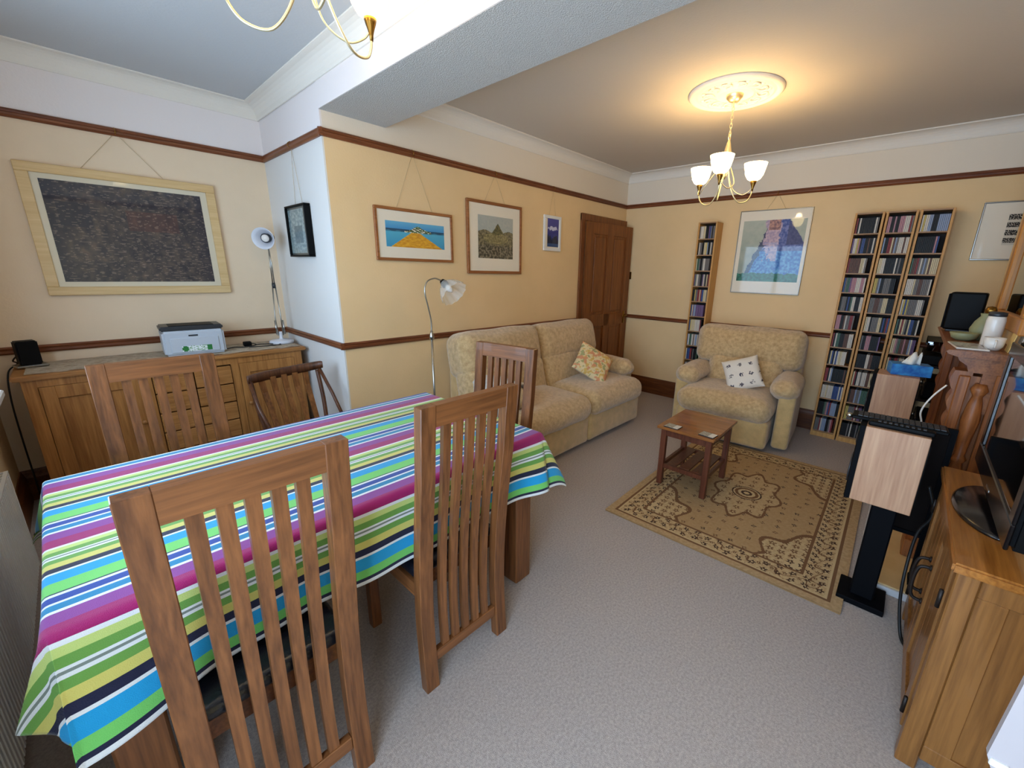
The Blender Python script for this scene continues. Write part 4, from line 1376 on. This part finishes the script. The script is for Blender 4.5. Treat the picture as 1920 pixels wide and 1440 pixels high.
bm = B(); lathe(bm, [(.001, .125), (.02, .135), (.026, .155), (.018, .175), (.001, .18)], 16); obj('head', bm, M_BRASSD, fg, True)
bm = B(); lathe(bm, [(.001, 0), (.018, .008), (.001, .02)], 12, Matrix.Translation((.03, 0, .09)) @ Matrix.Rotation(.8, 4, 'Y')); lathe(bm, [(.001, 0), (.018, .008), (.001, .02)], 12, Matrix.Translation((-.03, 0, .09)) @ Matrix.Rotation(-.8, 4, 'Y')); obj('wing', bm, M_CERW, fg, True)
tbk = thing('magazine', 'white edged magazine lying flat on the corner of the mantel', 'magazine', (2.86, -.235, MT), math.radians(5))
bm = B(); box(bm, -.09, .16, -.06, .055, 0, .008, bev=.003); obj('pages', bm, M_CERW, tbk)
grid_obj('cover', lambda u, v: Vector((-.085 + .24 * u, -.055 + .105 * v, .0085)), 20, 14, lambda u, v: mixc((150, 146, 150), (206, 196, 190), .5 + fbm(u, v, 9)), M_ART, tbk, smooth=False)
cd_ = thing('card', 'golden yellow card leaning on the mirror at the right edge', 'card', (2.86, -.36, MT))
bm = B(); box(bm, -.05, .05, -.003, .0, 0, .19, M=Matrix.Rotation(math.radians(8), 4, 'X')); obj('sheet', bm, M_PAPERC, cd_)
bm = B(); box(bm, -.045, .045, -.0295, -.0275, 0, .12, M=Matrix.Rotation(math.radians(8), 4, 'X')); obj('inner_sheet', bm, M_CERW, cd_)

# ------------------------------------------------------------------ TV cabinet and television
CZ = .74
tc = thing('tv_cabinet', 'oak television cabinet with two panelled doors at the right edge', 'cabinet', (1.475, -.215, 0))
CL, CDp = .82, .43
bm = B(); box(bm, 0, CL, -CDp, 0, CZ - .03, CZ, bev=.006, seg=2); obj('top', bm, M_TV_OAKX, tc)
bm = B()
box(bm, .02, .04, -CDp + .02, -.02, .07, CZ - .03); box(bm, CL - .04, CL - .02, -CDp + .02, -.02, .07, CZ - .03)
box(bm, .02, CL - .02, -CDp + .02, -CDp + .035, .07, CZ - .03); box(bm, .03, CL - .03, -CDp + .03, -.03, .07, .09)
obj('carcass', bm, M_TV_OAK, tc)
for (x0, y0) in ((.015, -.065), (CL - .06, -.065), (.015, -CDp + .015), (CL - .06, -CDp + .015)):
    bm = B(); box(bm, x0, x0 + .045, y0, y0 + .05, 0, CZ - .03, bev=.004); obj('leg', bm, M_TV_OAK, tc)
bm = B(); box(bm, .012, .022, -CDp + .065, -.065, CZ - .085, CZ - .03, bev=.002); box(bm, .012, .022, -CDp + .065, -.065, .055, .11, bev=.002)
box(bm, .012, .022, -.125, -.065, .11, CZ - .085, bev=.002); box(bm, .012, .022, -CDp + .065, -CDp + .125, .11, CZ - .085, bev=.002)
obj('side_frame', bm, M_TV_OAK, tc)
for d_ in (0, 1):
    a = .063 if d_ == 0 else CL / 2 + .002; b_ = CL / 2 - .002 if d_ == 0 else CL - .063
    bm = B(); y0, y1 = -.033, -.010
    box(bm, a, a + .06, y0, y1, .09, CZ - .045, bev=.002); box(bm, b_ - .06, b_, y0, y1, .09, CZ - .045, bev=.002)
    box(bm, a + .06, b_ - .06, y0, y1, .09, .155, bev=.002); box(bm, a + .06, b_ - .06, y0, y1, CZ - .11, CZ - .045, bev=.002)
    pw = (b_ - a - .12) / 3
    for k in range(3): box(bm, a + .06 + pw * k + .001, a + .06 + pw * (k + 1) - .001, y0 + .003, y1 - .008, .155, CZ - .11, bev=.002)
    dd = obj('door', bm, M_TV_OAK, tc)
    hx = b_ - .03 if d_ == 0 else a + .03
    bm = B(); tube(bm, spline([(hx, -.01, .50), (hx, .02, .49), (hx, .028, .43), (hx, .02, .37), (hx, -.01, .36)], 6), [.004] + [.006] * 23 + [.004], 8)
    lathe(bm, [(.012, 0), (.010, .005)], 10, Matrix.Translation((hx, -.010, .50)) @ Matrix.Rotation(-PI / 2, 4, 'X')); lathe(bm, [(.012, 0), (.010, .005)], 10, Matrix.Translation((hx, -.010, .36)) @ Matrix.Rotation(-PI / 2, 4, 'X'))
    obj('handle', bm, M_IRON, dd, True)
    hx = a + .004 if d_ == 0 else b_ - .004
    for z in (.17, CZ - .16):
        bm = B(); tube(bm, [(hx, -.006, z - .03), (hx, -.006, z + .03)], .006); obj('hinge', bm, M_IRON, dd, True)
tv = thing('television', 'flat television with a glossy black bezel standing on the oak cabinet', 'television', (1.915, -.335, CZ + .001), math.radians(0))
bm = B(); lathe(bm, [(.215, 0), (.215, .006), (.20, .014), (.05, .018), (.001, .018)], 48, None, sx=1, sy=.50); obj('base', bm, M_GLOSSB, tv, True)
bm = B(); box(bm, -.05, .05, -.025, .01, .014, .10, bev=.006); obj('neck', bm, M_GLOSSB, tv)
TWv, THv, tz = .775, .475, .055
bm = B()
box(bm, -TWv / 2, TWv / 2, -.045, .028, tz, tz + THv, bev=.012, seg=2)
obj('casing', bm, M_BLACK, tv)
bm = B()
bz = .05
box(bm, -TWv / 2, TWv / 2, .026, .036, tz, tz + .075, bev=.003); box(bm, -TWv / 2, TWv / 2, .026, .036, tz + THv - bz, tz + THv, bev=.003)
box(bm, -TWv / 2, -TWv / 2 + bz, .026, .036, tz + .075, tz + THv - bz, bev=.003); box(bm, TWv / 2 - bz, TWv / 2, .026, .036, tz + .075, tz + THv - bz, bev=.003)
obj('bezel', bm, M_GLOSSB, tv)
bm = B(); box(bm, -TWv / 2 + bz, TWv / 2 - bz, .026, .030, tz + .075, tz + THv - bz); obj('screen', bm, M_SCREEN, tv)
bm = B(); box(bm, -.03, .03, .0355, .037, tz + .02, tz + .028); obj('badge', bm, M_CHROME, tv)

# ------------------------------------------------------------------ speakers on stands, tissue box, remotes
def big_speaker(label, x, y0, y1, z0, z1, wx):
    t_ = thing('speaker', label, 'speaker', (x, y0, z0))
    h_ = z1 - z0; d_ = y1 - y0
    bm = B(); box(bm, 0, wx, 0, d_ - .022, 0, h_, bev=.002); obj('cabinet', bm, M_SPK, t_)
    bm = B(); prism(bm, [(.0, d_ - .022), (.0, d_ - .004), (.02, d_), (wx - .02, d_), (wx, d_ - .004), (wx, d_ - .022)], 'z', 0, h_); obj('front_baffle', bm, M_BLACKM, t_)
    bm = B(); lathe(bm, [(.07, 0), (.068, .006), (.03, .0), (.001, .006)], 28, Matrix.Translation((wx / 2, d_, h_ * .33)) @ Matrix.Rotation(-PI / 2, 4, 'X')); obj('woofer', bm, M_DGREY, t_, True)
    bm = B(); lathe(bm, [(.035, 0), (.03, .004), (.001, .008)], 24, Matrix.Translation((wx / 2, d_, h_ * .76)) @ Matrix.Rotation(-PI / 2, 4, 'X')); obj('tweeter', bm, M_DGREY, t_, True)
    bm = B(); box(bm, .03, wx - .03, -.006, 0, .04, h_ - .04); obj('rear_plate', bm, M_BLACK, t_)
    return t_
def stand(label, cx, cy, zt, base_z, bx=.17, by=.17):
    t_ = thing('speaker_stand', label, 'stand', (cx, cy, base_z))
    h_ = zt - base_z
    bm = B(); box(bm, -bx / 2, bx / 2, -by / 2, by / 2, 0, .028, bev=.003); obj('base', bm, M_BLACKM, t_)
    bm = B(); box(bm, -.045, .045, -.045, .045, .028, h_ - .006, bev=.006); obj('column', bm, M_BLACKM, t_)
    bm = B(); box(bm, -.075, .075, -.075, .075, h_ - .008, h_ - .001); obj('top_plate', bm, M_BLACKM, t_)
    return t_
big_speaker('veneered loudspeaker on the black stand nearest the camera, remotes on top', 2.165, -.155, .075, .53, .875, .20)
stand('black metal speaker stand with a square column beside the rug edge', 2.275, -.075, .53, 0, .18, .18)
big_speaker('veneered loudspeaker further back with the blue tissue box on top', 3.38, -.115, .115, .585, .895, .20)
stand('black metal speaker stand under the further loudspeaker on the hearth', 3.48, 0 - .01, .585, .042, .18, .05)
tq = thing('tissue_box', 'blue tissue box with a white tissue sticking out', 'tissue box', (3.50, -.055, .896), math.radians(12))
bm = B(); box(bm, -.06, .06, -.10, .10, 0, .07, bev=.003); obj('carton', bm, M_BLUEBOX, tq)
bm = B()
for k in range(3):
    N_ = 9
    vv = [[bm.verts.new(((k - 1) * .012 + .02 * math.sin(i * .9 + k) * (1 - jj / 5), -.045 + .09 * i / N_ * (1 - jj / 9), .068 + .016 * jj + .012 * math.sin(i * 1.1 + k) * jj / 3)) for i in range(N_ + 1)] for jj in range(5)]
    for jj in range(4):
        for i in range(N_): bm.faces.new((vv[jj][i], vv[jj][i + 1], vv[jj + 1][i + 1], vv[jj + 1][i]))
o = obj('tissue', bm, M_TISSUE, tq, True); md = o.modifiers.new('thickness', 'SOLIDIFY'); md.thickness = .004
kb = thing('keyboard', 'slim black keyboard lying across the nearest loudspeaker', 'keyboard', (2.30, -.02, .876), math.radians(2))
bm = B(); box(bm, -.05, .05, -.185, .135, 0, .016, bev=.004); obj('case', bm, M_BLACK, kb)
bm = B()
for i in range(4):
    for q in range(15): box(bm, -.042 + i * .021, -.042 + i * .021 + .017, -.175 + q * .0195, -.175 + q * .0195 + .016, .016, .0195)
k_ = obj('keys', bm, M_DGREY, kb); k_['kind'] = 'stuff'
bm = B(); lathe(bm, [(.010, 0), (.012, .01), (.006, .022)], 12, Matrix.Translation((-.03, .135, .008)) @ Matrix.Rotation(-PI / 2, 4, 'X')); obj('end_cap', bm, M_CHROME, kb, True)
rc = thing('remote_control', 'long black remote control in front of the keyboard on the loudspeaker', 'remote', (2.205, -.055, .876), math.radians(0))
bm = B(); rbox(bm, -.022, .022, -.11, .105, 0, .022, r=.008, n=4); obj('case', bm, M_BLACK, rc, True)
bm = B()
for i in range(9): box(bm, -.012, -.003, -.08 + i * .018, -.07 + i * .018, .0215, .024); box(bm, .003, .012, -.08 + i * .018, -.07 + i * .018, .0215, .024)
k_ = obj('buttons', bm, M_DGREY, rc); k_['kind'] = 'stuff'

# hi-fi rack in the far alcove with turntable
hr = thing('hifi_rack', 'black hi-fi rack with open shelves in the far right corner', 'rack', (4.12, -.70, 0))
bm = B()
for (x, y) in ((0, 0), (.50, 0), (0, .56), (.50, .56)): box(bm, x, x + .03, y, y + .03, 0, .86)
obj('post', bm, M_BLACKM, hr)
for z in (.08, .34, .60, .86):
    bm = B(); box(bm, -.005, .535, -.005, .595, z, z + .018, bev=.003); obj('shelf', bm, M_GLOSSB, hr)
for i, (z, h_, lb) in enumerate(((.098, .12, 'black amplifier on the bottom shelf of the hi-fi rack'), (.358, .10, 'black disc player on the second shelf of the hi-fi rack'), (.618, .13, 'black receiver on the third shelf of the hi-fi rack'))):
    t_ = thing('hifi_unit', lb, 'hi-fi unit', (4.16, -.66, z + .001), 0, 'hi-fi units in the black rack')
    bm = B(); box(bm, 0, .42, 0, .48, .008, h_, bev=.003); obj('case', bm, M_BLACKM, t_)
    bm = B(); box(bm, .005, .415, .48, .49, .012, h_ - .004, bev=.002); fp_ = obj('front_panel', bm, M_GLOSSB, t_)
    bm = B(); lathe(bm, [(.018, 0), (.016, .015), (.001, .016)], 16, Matrix.Translation((.33, .49, h_ / 2)) @ Matrix.Rotation(-PI / 2, 4, 'X')); obj('knob', bm, M_CHROME, fp_, True)
    bm = B()
    for (x, y) in ((.03, .03), (.37, .03), (.03, .43), (.37, .43)): box(bm, x, x + .02, y, y + .02, 0, .008)
    obj('feet', bm, M_DGREY, t_)
tt = thing('turntable', 'black record player with a dark lid on top of the hi-fi rack', 'turntable', (4.15, -.62, .879))
bm = B(); box(bm, 0, .44, .05, .50, 0, .07, bev=.005); obj('plinth', bm, M_BLACK, tt)
bm = B(); lathe(bm, [(.15, .07), (.15, .082), (.001, .083)], 36, Matrix.Translation((.22, .28, 0))); obj('platter', bm, M_GLOSSB, tt, True)
bm = B(); tube(bm, [(.40, .42, .09), (.38, .30, .10), (.30, .16, .09)], .005); obj('tonearm', bm, M_CHROME, tt, True)
bm = B(); box(bm, .005, .435, .055, .06, .10, .17); box(bm, .005, .01, .055, .49, .10, .17); box(bm, .43, .435, .055, .49, .10, .17); box(bm, .005, .435, .055, .49, .165, .17); obj('lid', bm, glass('smoked_lid', .15, (.25, .24, .24)), tt)

# black framed screen beside the surround
fs = thing('fire_screen', 'black framed dark panel standing between the loudspeaker and the pine surround', 'screen', (2.52, -.255, .043), math.radians(0))
bm = B(); 
for (a, b_, c, d) in ((0, .02, 0, .80), (.20, .22, 0, .80), (.02, .20, .78, .80), (.02, .20, .24, .26)): box(bm, -.01, .012, a, b_, c, d)
obj('frame', bm, M_BLACKM, fs)
bm = B(); box(bm, -.002, .004, .02, .20, .26, .78); obj('panel', bm, mat('dark_mesh', (20, 14, 12), rough=.7, spec=.1), fs)
bm = B(); box(bm, -.05, .05, 0, .02, 0, .012); box(bm, -.05, .05, .20, .22, 0, .012); obj('feet', bm, M_BLACKM, fs)

cable('black cable looping down from behind the nearest loudspeaker to the carpet', [(2.33, -.20, .62), (2.32, -.235, .50), (2.26, -.20, .42), (2.17, -.19, .28), (2.14, -.20, .14), (2.10, -.225, .02), (2.05, -.245, .006)], .006)
cable('thin white cable hanging against the pine surround', [(2.72, -.19, 1.0), (2.69, -.15, .94), (2.68, -.125, .86), (2.69, -.14, .76), (2.66, -.10, .5), (2.64, -.08, .2), (2.66, -.09, .048)], .004).data.materials[0] = M_CERW

# white panel at the bottom right edge
wp = thing('white_panel', 'plain white panel cut off by the bottom right corner of the photo', 'panel', (1.02, -.272, 0), 0)
bm = B()
prism(bm, [(0, .60), (-.012, .90), (-.30, .90), (-.30, .20), (-.16, .20)], 'x', 0, .016)
obj('board', bm, mat('grey_white_board', (176, 166, 166), rough=.6), wp)
bm = B(); box(bm, -.004, .012, -.30, -.17, 0, .22); box(bm, -.03, .04, -.32, -.15, 0, .012); obj('stand', bm, M_UPVC, wp)
bm = B(); box(bm, -.006, .002, -.030, -.004, .585, .60, bev=.002); obj('bracket', bm, M_WHITE, wp)
